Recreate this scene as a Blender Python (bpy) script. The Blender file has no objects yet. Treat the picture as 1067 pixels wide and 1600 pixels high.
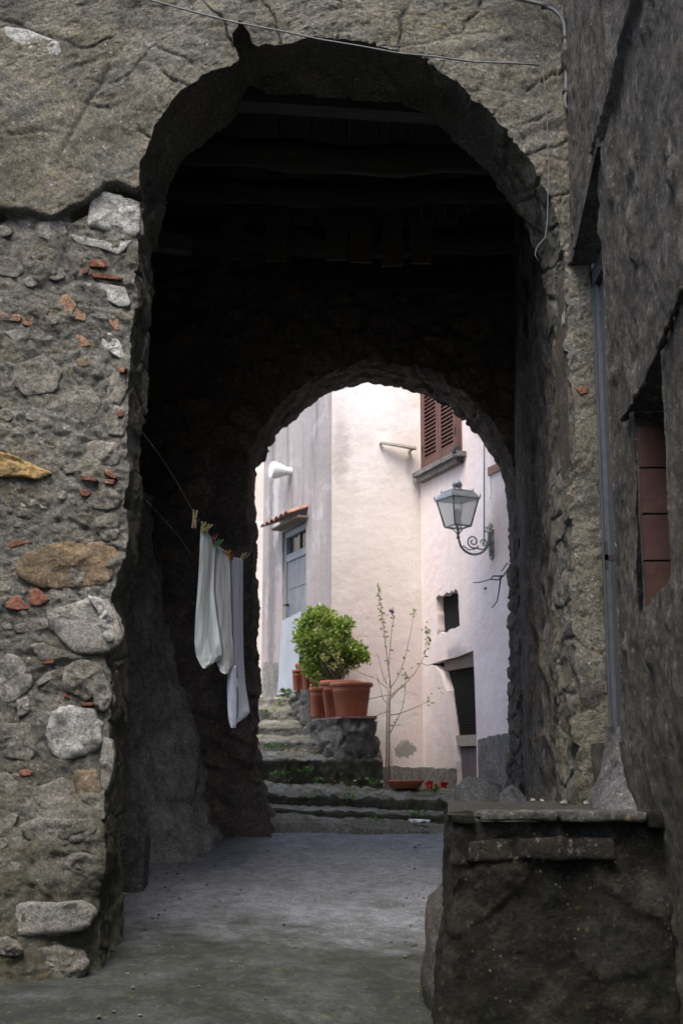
import bpy, math, random
import numpy as np
from mathutils import Vector
from mathutils.geometry import tessellate_polygon
R = math.radians
SC = bpy.context.scene
COL = SC.collection

# ------------------------------------------------------------------ camera
FPX, TH, EYE = 2000.0, R(11.17), 1.25
CT, ST = math.cos(TH), math.sin(TH)
cam_d = bpy.data.cameras.new('camera'); cam = bpy.data.objects.new('camera', cam_d); COL.objects.link(cam)
cam.location = (0, 0, EYE); cam.rotation_euler = (R(90) + TH, 0, 0)
cam_d.sensor_fit = 'VERTICAL'; cam_d.sensor_height = 36.0; cam_d.lens = 45.0
cam_d.clip_end = 300
cam_d.dof.use_dof = True; cam_d.dof.focus_distance = 7.6; cam_d.dof.aperture_fstop = 3.2
SC.camera = cam

# ------------------------------------------------------------------ sky, sun, exposure
SUN_EL, SUN_AZ = R(62), R(198)      # azimuth clockwise from +Y
w = bpy.data.worlds.new('World'); SC.world = w; w.use_nodes = True
nt = w.node_tree; bg = nt.nodes['Background']
sky = nt.nodes.new('ShaderNodeTexSky'); sky.sky_type = 'NISHITA'; sky.sun_disc = False
sky.sun_elevation = SUN_EL; sky.sun_rotation = SUN_AZ
sky.air_density = 1.0; sky.dust_density = 4.0; sky.ozone_density = 1.0
nt.links.new(sky.outputs[0], bg.inputs[0]); bg.inputs[1].default_value = 0.15
sd = bpy.data.lights.new('sun', 'SUN'); sd.energy = 0.75; sd.angle = R(40); sd.color = (1.0, 0.95, 0.88)
so = bpy.data.objects.new('sun', sd); COL.objects.link(so)
dirv = Vector((math.sin(SUN_AZ) * math.cos(SUN_EL), math.cos(SUN_AZ) * math.cos(SUN_EL), math.sin(SUN_EL)))
so.rotation_euler = dirv.to_track_quat('Z', 'Y').to_euler(); so.location = (0, -5, 20)
SC.view_settings.view_transform = 'Standard'; SC.view_settings.look = 'None'
SC.view_settings.exposure = 1.9; SC.view_settings.gamma = 1.0

# ------------------------------------------------------------------ helpers: pixels (1067x1600) to places
def W(px, py, Y):
    a = (px - 533.5) / FPX; b = (800.0 - py) / FPX
    dy, dz = CT - b * ST, ST + b * CT
    t = Y / dy
    return Vector((a * t, Y, EYE + dz * t))
def WP(px, py, A, D):                      # pixel ray onto the vertical plane through A (x,y) along D
    a = (px - 533.5) / FPX; b = (800.0 - py) / FPX
    dx, dy, dz = a, CT - b * ST, ST + b * CT
    det = dx * (-D[1]) - (-D[0]) * dy      # t*d - s*D = A
    t = (A[0] * (-D[1]) + D[0] * A[1]) / det
    s = (dx * A[1] - dy * A[0]) / det
    return s, EYE + dz * t

# ------------------------------------------------------------------ numpy noise
def _hash(ix, iy, iz, seed):
    h = (ix.astype(np.int64) * 374761393 + iy.astype(np.int64) * 668265263 + iz.astype(np.int64) * 2147483647 + seed * 974711) & 0xffffffff
    h = ((h ^ (h >> 13)) * 1274126177) & 0xffffffff
    h = ((h ^ (h >> 16)) * 2246822519) & 0xffffffff
    return ((h ^ (h >> 15)) & 0xffffff) / float(0xffffff)
def vnoise(p, seed=0):
    i = np.floor(p); f = p - i; f = f * f * f * (f * (f * 6 - 15) + 10); i = i.astype(np.int64)
    r = 0
    for a in (0, 1):
        for b in (0, 1):
            for c in (0, 1):
                wt = (f[..., 0] if a else 1 - f[..., 0]) * (f[..., 1] if b else 1 - f[..., 1]) * (f[..., 2] if c else 1 - f[..., 2])
                r = r + wt * _hash(i[..., 0] + a, i[..., 1] + b, i[..., 2] + c, seed)
    return r * 2 - 1
def fbm(p, oct=4, seed=0, gain=0.5):
    r, a, s = 0, 1.0, 1.0
    for k in range(oct):
        r = r + a * vnoise(p * s + 17.3 * k, seed + k); a *= gain; s *= 2.03
    return r
def worley(p, seed=0):
    i = np.floor(p).astype(np.int64); f1 = np.full(p.shape[:-1], 9.0); f2 = f1.copy(); cid = np.zeros(p.shape[:-1])
    for a in (-1, 0, 1):
        for b in (-1, 0, 1):
            for c in (-1, 0, 1):
                ax, ay, az = i[..., 0] + a, i[..., 1] + b, i[..., 2] + c
                qx = ax + _hash(ax, ay, az, seed + 1); qy = ay + _hash(ax, ay, az, seed + 2); qz = az + _hash(ax, ay, az, seed + 3)
                d = np.sqrt((p[..., 0] - qx) ** 2 + (p[..., 1] - qy) ** 2 + (p[..., 2] - qz) ** 2)
                near = d < f1
                f2 = np.where(near, f1, np.minimum(f2, d)); cid = np.where(near, _hash(ax, ay, az, seed + 5), cid); f1 = np.where(near, d, f1)
    return f1, f2, cid
def ss(a, b, x):
    t = np.clip((x - a) / (b - a), 0, 1); return t * t * (3 - 2 * t)

# ------------------------------------------------------------------ scene objects
def wloc(o):
    v = Vector((0, 0, 0))
    while o is not None:
        v = v + o.location; o = o.parent
    return v
def tag(o, label=None, cat=None, group=None, kind=None):
    if label: o['label'] = label
    if cat: o['category'] = cat
    if group: o['group'] = group
    if kind: o['kind'] = kind
    return o
def thing(name, label, cat, loc=(0, 0, 0), group=None):
    o = bpy.data.objects.new(name, None); COL.objects.link(o); o.location = loc; o.empty_display_size = 0.1
    return tag(o, label, cat, group)
def mesh(name, V, F, mat, parent=None, smooth=True, attrs=None, base=None):
    V = np.asarray(V, dtype=float)
    off = Vector(base) if base is not None else Vector((0, 0, 0))
    if parent is not None: o0 = wloc(parent)
    else: o0 = off
    me = bpy.data.meshes.new(name)
    me.from_pydata((V - np.array(o0)).tolist(), [], F if isinstance(F, list) else F.tolist())
    if smooth: me.polygons.foreach_set('use_smooth', [True] * len(me.polygons))
    if attrs:
        for k, a in attrs.items():
            at = me.attributes.new(k, 'FLOAT', 'POINT'); at.data.foreach_set('value', np.asarray(a, dtype=np.float32).ravel())
    if isinstance(mat, (list, tuple)):
        for m in mat: me.materials.append(m)
    else: me.materials.append(mat)
    me.update()
    o = bpy.data.objects.new(name, me); COL.objects.link(o)
    if parent is not None: o.parent = parent
    else: o.location = off
    return o

class MB:
    def __init__(s): s.v = []; s.f = []
    def add(s, V, F):
        n = len(s.v); s.v += [tuple(p) for p in V]; s.f += [tuple(i + n for i in f) for f in F]
    def hexa(s, P):                       # 8 points: bottom 4 ccw, top 4 ccw
        s.add(P, [(3, 2, 1, 0), (4, 5, 6, 7), (0, 1, 5, 4), (1, 2, 6, 5), (2, 3, 7, 6), (3, 0, 4, 7)])
    def box(s, x0, x1, y0, y1, z0, z1):
        s.hexa([(x0, y0, z0), (x1, y0, z0), (x1, y1, z0), (x0, y1, z0), (x0, y0, z1), (x1, y0, z1), (x1, y1, z1), (x0, y1, z1)])
    def tube(s, pts, rad, n=8, cap=True):
        pts = [Vector(p) for p in pts]; V = []; F = []
        if not hasattr(rad, '__len__'): rad = [rad] * len(pts)
        prev = None
        for i, p in enumerate(pts):
            t = (pts[min(i + 1, len(pts) - 1)] - pts[max(i - 1, 0)]).normalized()
            if prev is None:
                a = Vector((0, 0, 1)) if abs(t.z) < 0.9 else Vector((1, 0, 0)); u = t.cross(a).normalized()
            else: u = (prev - t * prev.dot(t)).normalized()
            prev = u; b = t.cross(u)
            for k in range(n):
                an = 2 * math.pi * k / n; V.append(p + (u * math.cos(an) + b * math.sin(an)) * rad[i])
        for i in range(len(pts) - 1):
            for k in range(n): F.append((i * n + k, i * n + (k + 1) % n, (i + 1) * n + (k + 1) % n, (i + 1) * n + k))
        if cap: F.append(tuple(range(n))[::-1]); F.append(tuple((len(pts) - 1) * n + k for k in range(n)))
        s.add(V, F)
    def lathe(s, prof, c, n=32, sx=1, sy=1, axis=None):
        V = []; F = []
        ax = Vector(axis).normalized() if axis else Vector((0, 0, 1))
        u = Vector((1, 0, 0)) if abs(ax.x) < 0.9 else Vector((0, 1, 0)); u = (u - ax * u.dot(ax)).normalized(); b = ax.cross(u)
        for r, z in prof:
            for k in range(n):
                an = 2 * math.pi * k / n; V.append(Vector(c) + u * (r * sx * math.cos(an)) + b * (r * sy * math.sin(an)) + ax * z)
        for i in range(len(prof) - 1):
            for k in range(n): F.append((i * n + k, i * n + (k + 1) % n, (i + 1) * n + (k + 1) % n, (i + 1) * n + k))
        s.add(V, F)
    def done(s, name, mat, parent=None, smooth=False, base=None): return mesh(name, s.v, s.f, mat, parent, smooth, base=base)

def grid_faces(nu, nv, flip=False):
    i = np.arange(nu - 1)[:, None]; j = np.arange(nv - 1)[None, :]
    a = i * nv + j; b = a + nv; c = b + 1; d = a + 1
    q = np.stack([a, d, c, b] if flip else [a, b, c, d], -1).reshape(-1, 4)
    return q
def displaced(P, fn, flip=False):
    """P (nu,nv,3) grid; pushed along its normal by fn(points)->(d, attrs)"""
    gu = np.gradient(P, axis=0); gv = np.gradient(P, axis=1)
    n = np.cross(gu, gv); n /= np.linalg.norm(n, axis=-1, keepdims=True) + 1e-9
    if flip: n = -n
    d, at = fn(P)
    Q = P + n * d[..., None]
    return Q, at
def merge(parts):
    V, F, A = [], [], {}; n = 0
    for (P, fl, at) in parts:
        nu, nv = P.shape[:2]; V.append(P.reshape(-1, 3)); F.append(grid_faces(nu, nv, fl) + n)
        for k, a in at.items(): A.setdefault(k, []).append(a.ravel())
        n += nu * nv
    return np.concatenate(V), np.concatenate(F), {k: np.concatenate(a) for k, a in A.items()}
def quadgrid(p00, p10, p11, p01, step):
    p00, p10, p11, p01 = [np.array(p, float) for p in (p00, p10, p11, p01)]
    nu = max(2, int(np.linalg.norm(p10 - p00) / step) + 1); nv = max(2, int(np.linalg.norm(p01 - p00) / step) + 1)
    u = np.linspace(0, 1, nu)[:, None, None]; v = np.linspace(0, 1, nv)[None, :, None]
    return (1 - u) * (1 - v) * p00 + u * (1 - v) * p10 + u * v * p11 + (1 - u) * v * p01

# ------------------------------------------------------------------ materials
class NT:
    def __init__(s, name, rough=0.9, spec=0.2):
        s.m = bpy.data.materials.new(name); s.m.use_nodes = True; s.t = s.m.node_tree; s.b = s.t.nodes['Principled BSDF']
        s.b.inputs['Roughness'].default_value = rough; s.b.inputs['Specular IOR Level'].default_value = spec
        s.co = s.t.nodes.new('ShaderNodeTexCoord').outputs['Object']
    def set(s, sock, v):
        if isinstance(v, bpy.types.NodeSocket): s.t.links.new(v, sock)
        elif isinstance(v, (tuple, list)) and len(v) == 3 and sock.type == 'RGBA': sock.default_value = (*v, 1)
        else: sock.default_value = v
    def vec(s, sc=(1, 1, 1), loc=(0, 0, 0), rot=(0, 0, 0)):
        n = s.t.nodes.new('ShaderNodeMapping'); s.set(n.inputs[0], s.co)
        n.inputs['Scale'].default_value = sc; n.inputs['Location'].default_value = loc; n.inputs['Rotation'].default_value = rot
        return n.outputs[0]
    def noise(s, scale, detail=5, rough=0.6, dist=0.0, vec=None, col=False):
        n = s.t.nodes.new('ShaderNodeTexNoise'); s.set(n.inputs['Vector'], vec or s.co)
        n.inputs['Scale'].default_value = scale; n.inputs['Detail'].default_value = detail; n.inputs['Roughness'].default_value = rough; n.inputs['Distortion'].default_value = dist
        return n.outputs['Color' if col else 'Fac']
    def vor(s, scale, feature='F1', vec=None, out='Distance', rand=1):
        n = s.t.nodes.new('ShaderNodeTexVoronoi'); n.feature = feature; s.set(n.inputs['Vector'], vec or s.co); n.inputs['Scale'].default_value = scale
        return n.outputs[out]
    def ramp(s, f, stops, interp='LINEAR'):
        n = s.t.nodes.new('ShaderNodeValToRGB'); s.set(n.inputs[0], f); cr = n.color_ramp; cr.interpolation = interp
        while len(cr.elements) < len(stops): cr.elements.new(0.5)
        for e, (p, c) in zip(cr.elements, stops):
            e.position = p; e.color = (c, c, c, 1) if not hasattr(c, '__len__') else (*c, 1)
        return n.outputs[0]
    def mix(s, f, a, b, mode='MIX'):
        n = s.t.nodes.new('ShaderNodeMix'); n.data_type = 'RGBA'; n.blend_type = mode
        s.set(n.inputs[0], f); s.set(n.inputs[6], a); s.set(n.inputs[7], b); return n.outputs[2]
    def math(s, op, a, b=0.0, clamp=False):
        n = s.t.nodes.new('ShaderNodeMath'); n.operation = op; n.use_clamp = clamp; s.set(n.inputs[0], a); s.set(n.inputs[1], b); return n.outputs[0]
    def mrange(s, f, a, b, c, d, clamp=True):
        n = s.t.nodes.new('ShaderNodeMapRange'); n.clamp = clamp; s.set(n.inputs[0], f)
        for i, v_ in enumerate((a, b, c, d)): n.inputs[i + 1].default_value = v_
        return n.outputs[0]
    def attr(s, name):
        n = s.t.nodes.new('ShaderNodeAttribute'); n.attribute_name = name; return n.outputs['Fac']
    def axis(s, k):
        n = s.t.nodes.new('ShaderNodeSeparateXYZ'); s.set(n.inputs[0], s.co); return n.outputs[k]
    def island(s):
        return s.t.nodes.new('ShaderNodeNewGeometry').outputs['Random Per Island']
    def col(s, c): s.set(s.b.inputs['Base Color'], c); return s
    def bump(s, h, dist=0.01, strength=1.0):
        n = s.t.nodes.new('ShaderNodeBump'); s.set(n.inputs['Height'], h); n.inputs['Distance'].default_value = dist; n.inputs['Strength'].default_value = strength
        pn = getattr(s, '_bn', None)
        if pn is not None: s.t.links.new(pn, n.inputs['Normal'])
        s._bn = n.outputs[0]; s.set(s.b.inputs['Normal'], s._bn); return s

def m_masonry(name, c1, c2, c3, mortar=None, lichen=0.5, moss=None, streak=0.0, fleck=0.55, bump=1.0, rough=0.95):
    """weathered stone and mortar: three tones, fine grain, lichen spots, optional cell attribute"""
    t = NT(name, rough, 0.15)
    big = t.noise(1.7, 6, 0.6); med = t.noise(9, 8, 0.7, 0.3); fine = t.noise(70, 6, 0.7)
    c = t.mix(t.ramp(big, [(0.35, 0), (0.65, 1)]), c1, c2)
    c = t.mix(t.ramp(med, [(0.42, 0), (0.62, 1)]), c, c3)
    if mortar is not None:
        cellc = t.ramp(t.attr('cell'), [(0, (0.62, 0.62, 0.66)), (0.3, (1.0, 0.95, 0.86)), (0.55, (0.85, 0.87, 0.92)), (0.8, (1.15, 1.12, 1.04)), (1, (0.86, 0.82, 0.74))])
        st = t.mix(1.0, c, cellc, 'MULTIPLY')
        c = t.mix(t.ramp(t.math('ADD', t.attr('edge'), t.math('MULTIPLY', t.math('SUBTRACT', med, 0.5), 0.5)), [(0.05, 0), (0.24, 1)]), mortar, st)
    c = t.mix(t.ramp(fine, [(0.3, 0.55), (0.5, 0.0), (0.7, 0.0)]), c, (0.03, 0.028, 0.025))
    c = t.mix(t.ramp(t.noise(28, 6, 0.75), [(0.56, 0), (0.72, fleck)]), c, (0.5, 0.49, 0.46))
    c = t.mix(1.0, c, t.mrange(t.noise(2.4, 7, 0.62, 0.3, vec=t.vec(loc=(7, 7, 7))), 0.38, 0.62, 0.80, 1.18), 'MULTIPLY')
    g = t.math('ADD', t.math('MULTIPLY', t.noise(48, 5, 0.75), 0.6), t.math('MULTIPLY', t.noise(130, 4, 0.7, vec=t.vec(loc=(2, 3, 4))), 0.4))
    c = t.mix(1.0, c, t.mrange(g, 0.36, 0.64, 0.42, 1.65), 'MULTIPLY')
    if streak:
        v = t.vec((6, 6, 2.2)); sn = t.noise(2.2, 6, 0.65, 0.4, v)
        c = t.mix(t.math('MULTIPLY', t.ramp(sn, [(0.45, 0), (0.62, 1)]), streak), c, (0.035, 0.033, 0.03))
        c = t.mix(t.math('MULTIPLY', t.ramp(t.noise(3.1, 6, 0.7, 0.4, v), [(0.60, 0), (0.68, 1)]), streak * 0.8), c, (0.42, 0.42, 0.42))
    c = t.mix(t.math('MULTIPLY', t.attr('crack'), 0.85, True), c, (0.02, 0.018, 0.015))
    if lichen:
        sp = t.ramp(t.math('ADD', t.vor(26), t.math('MULTIPLY', t.noise(60, 3), 0.25)), [(0.22, 1), (0.30, 0)])
        mk = t.ramp(t.noise(4.0, 4), [(0.5, 0), (0.62, 1)])
        c = t.mix(t.math('MULTIPLY', t.math('MULTIPLY', sp, mk), lichen), c, (0.62, 0.62, 0.58))
        sp2 = t.ramp(t.math('ADD', t.vor(13, vec=t.vec(loc=(3, 5, 7))), t.math('MULTIPLY', t.noise(50, 4), 0.3)), [(0.24, 1), (0.34, 0)])
        mk2 = t.ramp(t.noise(3.0, 4, vec=t.vec(loc=(9, 1, 2))), [(0.5, 0), (0.58, 1)])
        c = t.mix(t.math('MULTIPLY', t.math('MULTIPLY', sp2, mk2), lichen * 0.8), c, (0.33, 0.25, 0.07))
    if moss is not None:                          # (z where moss ends, z where it is full, colour)
        z = t.math('ADD', t.axis(2), t.math('MULTIPLY', t.math('SUBTRACT', t.noise(3.0, 7, 0.7), 0.5), 2.2))
        mr = t.t.nodes.new('ShaderNodeMapRange'); t.set(mr.inputs[0], z)
        mr.inputs[1].default_value = moss[1]; mr.inputs[2].default_value = moss[0]; mr.inputs[3].default_value = 1; mr.inputs[4].default_value = 0
        c = t.mix(t.math('MULTIPLY', mr.outputs[0], t.ramp(t.noise(11, 6, 0.7), [(0.35, 0.25), (0.6, 0.95)])), c, moss[2])
    t.col(c)
    t.bump(med, 0.04 * bump); t.bump(t.noise(30, 8, 0.78), 0.026 * bump); t.bump(t.noise(110, 4, 0.75), 0.009 * bump)
    return t.m

def m_plain(name, c, rough=0.6, var=0.25, scale=12, bump=0.003, spec=0.3, metal=0.0):
    t = NT(name, rough, spec); n = t.noise(scale, 6, 0.65)
    dk = tuple(x * (1 - var) for x in c); lt = tuple(min(1, x * (1 + var)) for x in c)
    t.col(t.ramp(n, [(0.3, dk), (0.7, lt)])); t.b.inputs['Metallic'].default_value = metal
    if bump: t.bump(t.noise(scale * 5, 5, 0.7), bump)
    return t.m

MAT = {}
MAT['upper'] = m_masonry('old_tuff_wall', (0.185, 0.182, 0.155), (0.148, 0.147, 0.13), (0.215, 0.211, 0.184), mortar=(0.168, 0.168, 0.152), lichen=0.75, moss=(1.8, 0.3, (0.072, 0.070, 0.042)))
MAT['inner'] = m_masonry('dark_stone', fleck=0.1, c1=(0.11, 0.103, 0.092), c2=(0.07, 0.066, 0.06), c3=(0.14, 0.13, 0.115), mortar=(0.04, 0.037, 0.034), lichen=0.1, streak=0.3)  # dark tone of the passage masonry
MAT['buttress'] = m_masonry('rough_render_base', (0.40, 0.385, 0.36), (0.28, 0.27, 0.25), (0.46, 0.445, 0.42), lichen=0.15, streak=0.35)
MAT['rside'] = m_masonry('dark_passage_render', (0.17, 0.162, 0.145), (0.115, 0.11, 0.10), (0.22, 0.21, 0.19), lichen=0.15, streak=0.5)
MAT['boulder'] = m_masonry('dark_boulder', (0.06, 0.058, 0.053), (0.035, 0.034, 0.031), (0.09, 0.086, 0.078), lichen=0.1, fleck=0.15)
MAT['rwall'] = m_masonry('dark_weathered_render', (0.108, 0.102, 0.09), (0.072, 0.069, 0.062), (0.14, 0.134, 0.12), lichen=0.3, streak=0.45, moss=(1.9, 0.3, (0.045, 0.045, 0.026)))
MAT['rpier'] = m_masonry('beige_tuff_pier', (0.12, 0.112, 0.096), (0.085, 0.080, 0.07), (0.135, 0.127, 0.11), mortar=(0.10, 0.094, 0.084), lichen=0.2, moss=(1.6, 0.3, (0.07, 0.065, 0.045)))
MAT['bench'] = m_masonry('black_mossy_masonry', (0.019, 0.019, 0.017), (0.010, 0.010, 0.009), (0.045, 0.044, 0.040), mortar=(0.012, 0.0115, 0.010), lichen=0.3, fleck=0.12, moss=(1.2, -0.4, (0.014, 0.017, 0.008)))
MAT['slab'] = m_masonry('grey_stone_slab', (0.085, 0.088, 0.084), (0.05, 0.052, 0.048), (0.12, 0.123, 0.117), lichen=0.6)
MAT['step'] = m_masonry('worn_step_stone', (0.23, 0.225, 0.20), (0.165, 0.16, 0.14), (0.31, 0.30, 0.27), lichen=0.4)
MAT['rearw'] = m_masonry('rear_arch_stone', (0.15, 0.128, 0.112), (0.105, 0.092, 0.082), (0.21, 0.17, 0.15), mortar=(0.115, 0.10, 0.09), lichen=0.0)

def mossy(name, base1, base2, moss, amt=0.5):
    t = NT(name, 0.95, 0.1)
    c = t.mix(t.ramp(t.noise(3, 7, 0.65), [(0.35, 0), (0.65, 1)]), base1, base2)
    c = t.mix(t.ramp(t.noise(60, 6, 0.7), [(0.32, 0.7), (0.5, 0)]), c, (0.03, 0.03, 0.026))
    c = t.mix(t.ramp(t.noise(24, 6, 0.8), [(0.60, 0), (0.70, 0.8)]), c, (0.38, 0.38, 0.36))
    c = t.mix(t.ramp(t.noise(5, 8, 0.75), [(0.5 - amt * 0.25, 0), (0.62, 0.95)]), c, moss)
    t.col(c); t.bump(t.noise(14, 8, 0.7), 0.03); t.bump(t.noise(70, 5, 0.7), 0.008)
    return t.m
MAT['stepmoss'] = mossy('mossy_riser', (0.11, 0.105, 0.09), (0.06, 0.057, 0.05), (0.04, 0.045, 0.02), 0.4)
MAT['tread'] = mossy('worn_tread', (0.29, 0.28, 0.25), (0.18, 0.173, 0.15), (0.09, 0.095, 0.045), 0.25)

t = NT('worn_concrete_paving', 0.85, 0.25)
c = t.mix(t.ramp(t.noise(1.3, 9, 0.7, 0.0), [(0.38, 0), (0.62, 1)]), (0.185, 0.202, 0.23), (0.145, 0.158, 0.177))
c = t.mix(t.ramp(t.noise(2.6, 9, 0.75, 0.0, t.vec((1, 1, 1))), [(0.45, 0), (0.75, 0.5)]), c, (0.10, 0.10, 0.095))
c = t.mix(t.ramp(t.noise(90, 5, 0.7), [(0.28, 0.7), (0.46, 0)]), c, (0.04, 0.04, 0.04))
yz = t.math('ADD', t.axis(1), t.math('MULTIPLY', t.math('SUBTRACT', t.noise(2.0, 7, 0.7), 0.5), 4.5))
mr = t.t.nodes.new('ShaderNodeMapRange'); t.set(mr.inputs[0], yz); mr.inputs[1].default_value = 8.9; mr.inputs[2].default_value = 7.4; mr.inputs[3].default_value = 0; mr.inputs[4].default_value = 1
c = t.mix(t.math('MULTIPLY', mr.outputs[0], t.ramp(t.noise(2.2, 9, 0.75, 0.0, vec=t.vec(loc=(1, 8, 2))), [(0.30, 0.72), (0.56, 1.0)])), c, (0.021, 0.025, 0.021))  # dark moss nearer the camera, darkened further to stand for lane shade
c = t.mix(t.math('MULTIPLY', mr.outputs[0], t.ramp(t.noise(22, 6, 0.7, vec=t.vec(loc=(4, 4, 4))), [(0.57, 0), (0.66, 0.45)])), c, (0.10, 0.095, 0.03))
c = t.mix(t.ramp(t.noise(6, 9, 0.8, 0.0, t.vec((1, 1, 1), (5, 2, 1))), [(0.62, 0), (0.70, 0.3)]), c, (0.11, 0.117, 0.12))
c = t.mix(t.ramp(t.noise(45, 6, 0.8), [(0.64, 0), (0.74, 0.5)]), c, (0.24, 0.25, 0.25))
c = t.mix(1.0, c, t.mrange(t.noise(11, 8, 0.78), 0.38, 0.62, 0.72, 1.25), 'MULTIPLY')
c = t.mix(1.0, c, t.mrange(t.noise(60, 5, 0.75), 0.36, 0.64, 0.68, 1.3), 'MULTIPLY')
t.col(c); t.bump(t.noise(5, 8, 0.6), 0.02); t.bump(t.noise(50, 7, 0.78), 0.006)
MAT['ground'] = t.m

def m_plaster(name, c1, c2, pale, dirt, patches=(), under=(0.27, 0.255, 0.235), streak=0.5, fade=None):
    t = NT(name, 0.95, 0.1)
    c = t.mix(t.ramp(t.noise(0.9, 6, 0.6, 0.3), [(0.38, 0), (0.62, 1)]), c1, c2)
    c = t.mix(t.ramp(t.noise(1.6, 7, 0.7, 0.4, t.vec(loc=(3, 1, 5))), [(0.52, 0), (0.66, 0.75)]), c, pale)
    c = t.mix(t.math('MULTIPLY', t.ramp(t.noise(1.6, 7, 0.65, 0.3, t.vec((3.5, 3.5, 0.35))), [(0.50, 0), (0.72, 1)]), streak), c, dirt)
    c = t.mix(t.ramp(t.noise(38, 6, 0.7), [(0.28, 0.3), (0.45, 0)]), c, tuple(x * 0.6 for x in c1))
    if fade:                                # wall colour shifts towards its foot: (z0,z1,colour)
        z = t.math('ADD', t.axis(2), t.math('MULTIPLY', t.math('SUBTRACT', t.noise(2.6, 7, 0.7), 0.5), 1.3))
        mr = t.t.nodes.new('ShaderNodeMapRange'); t.set(mr.inputs[0], z); mr.inputs[1].default_value = fade[0]; mr.inputs[2].default_value = fade[1]; mr.inputs[3].default_value = fade[3]; mr.inputs[4].default_value = 0
        c = t.mix(mr.outputs[0], c, fade[2])
    for (p, r, k) in patches:
        n = t.t.nodes.new('ShaderNodeVectorMath'); n.operation = 'SUBTRACT'; t.set(n.inputs[0], t.co); n.inputs[1].default_value = p
        n2 = t.t.nodes.new('ShaderNodeVectorMath'); n2.operation = 'MULTIPLY'; t.t.links.new(n.outputs[0], n2.inputs[0]); n2.inputs[1].default_value = (1 / r[0], 1 / r[0], 1 / r[1])
        n3 = t.t.nodes.new('ShaderNodeVectorMath'); n3.operation = 'LENGTH'; t.t.links.new(n2.outputs[0], n3.inputs[0])
        d = t.math('ADD', n3.outputs['Value'], t.math('MULTIPLY', t.math('SUBTRACT', t.noise(9, 6, 0.65), 0.5), 1.9))
        edge = (0.97, 1.0) if k == 'hard' else (0.5, 1.25)
        mk = t.t.nodes.new('ShaderNodeMapRange'); t.set(mk.inputs[0], d); mk.inputs[1].default_value = edge[0]; mk.inputs[2].default_value = edge[1]; mk.inputs[3].default_value = 1 if k == 'hard' else 0.75; mk.inputs[4].default_value = 0
        c = t.mix(mk.outputs[0], c, under if k == 'hard' else (dirt if k == 'dirt' else pale))
    t.col(c); t.bump(t.noise(7, 6, 0.6), 0.012); t.bump(t.noise(50, 6, 0.7), 0.004)
    return t.m

MAT['metal'] = m_plain('grey_painted_iron', (0.26, 0.285, 0.295), 0.45, 0.25, 18, 0.002, 0.5, 0.3)
MAT['cable'] = m_plain('grey_cable', (0.10, 0.11, 0.115), 0.5, 0.1)
MAT['darkwire'] = m_plain('dark_wire', (0.10, 0.10, 0.10), 0.6, 0.1)
MAT['terracotta'] = m_plain('terracotta_pot', (0.40, 0.135, 0.075), 0.6, 0.16, 5, 0.001)
MAT['terrshade'] = m_plain('shaded_terracotta_pot', (0.25, 0.08, 0.055), 0.6, 0.16, 5, 0.001)  # darker copy of the terracotta, shade put into its colour
MAT['tile'] = m_plain('roof_tile_clay', (0.24, 0.14, 0.11), 0.9, 0.4, 20, 0.004)
MAT['soil'] = m_plain('soil', (0.05, 0.035, 0.025), 1, 0.4, 40, 0.01)
MAT['brick'] = m_masonry('dusty_brick', (0.030, 0.027, 0.024), (0.017, 0.016, 0.014), (0.045, 0.04, 0.035), lichen=0.2)
MAT['brickcol'] = m_plain('red_clay_block', (0.048, 0.025, 0.021), 0.9, 0.25, 9, 0.003)
MAT['dark'] = m_plain('painted_interior_shade', (0.02, 0.019, 0.018), 1, 0.2, 4, 0)  # near-black colour standing in for shade inside openings
MAT['glassdark'] = m_plain('dark_window_glass', (0.02, 0.022, 0.025), 0.15, 0.1, 4, 0, 0.5)
MAT['white_vent'] = m_plain('white_enamel', (0.55, 0.57, 0.57), 0.4, 0.06)
MAT['black_metal'] = m_plain('black_iron', (0.03, 0.03, 0.035), 0.5, 0.2)
MAT['alu'] = m_plain('brushed_aluminium', (0.105, 0.115, 0.13), 0.4, 0.15, 20, 0.001, 0.5, 0.5)
MAT['paper'] = m_plain('white_litter', (0.65, 0.66, 0.66), 0.8, 0.1)
MAT['sheet'] = m_plain('zinc_sheet', (0.30, 0.33, 0.37), 0.5, 0.14, 3, 0.002, 0.4, 0.15)

def m_wood(name, c1, c2, along=2, sc=1.0, rough=0.75):
    t = NT(name, rough, 0.2); s = [9 * sc] * 3; s[along] = 0.7 * sc
    n = t.noise(3, 7, 0.65, 0.6, t.vec(tuple(s))); c = t.ramp(n, [(0.3, c1), (0.7, c2)])
    s2 = [40 * sc] * 3; s2[along] = 1.5 * sc
    c = t.mix(t.ramp(t.noise(3, 5, 0.7, 0, t.vec(tuple(s2))), [(0.35, 0.6), (0.5, 0)]), c, tuple(x * 0.4 for x in c1))
    t.col(c); t.bump(n, 0.004); return t.m
MAT['shutter'] = m_wood('red_brown_shutter_paint', (0.11, 0.058, 0.048), (0.145, 0.08, 0.067), 2, 0.5)
MAT['greydoor'] = m_wood('weathered_grey_door', (0.12, 0.125, 0.135), (0.24, 0.25, 0.265), 2)
MAT['doorframe'] = m_wood('grey_door_frame', (0.17, 0.19, 0.20), (0.24, 0.26, 0.275), 2)
MAT['purpledoor'] = m_wood('faded_plank_door', (0.13, 0.105, 0.115), (0.20, 0.165, 0.18), 2)
MAT['lintel'] = m_wood('old_lintel_wood', (0.10, 0.08, 0.065), (0.18, 0.15, 0.13), 0)
MAT['plank'] = m_wood('dark_plank', (0.028, 0.024, 0.02), (0.07, 0.06, 0.05), 1)  # very dark wood tone of the ceiling boards
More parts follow.
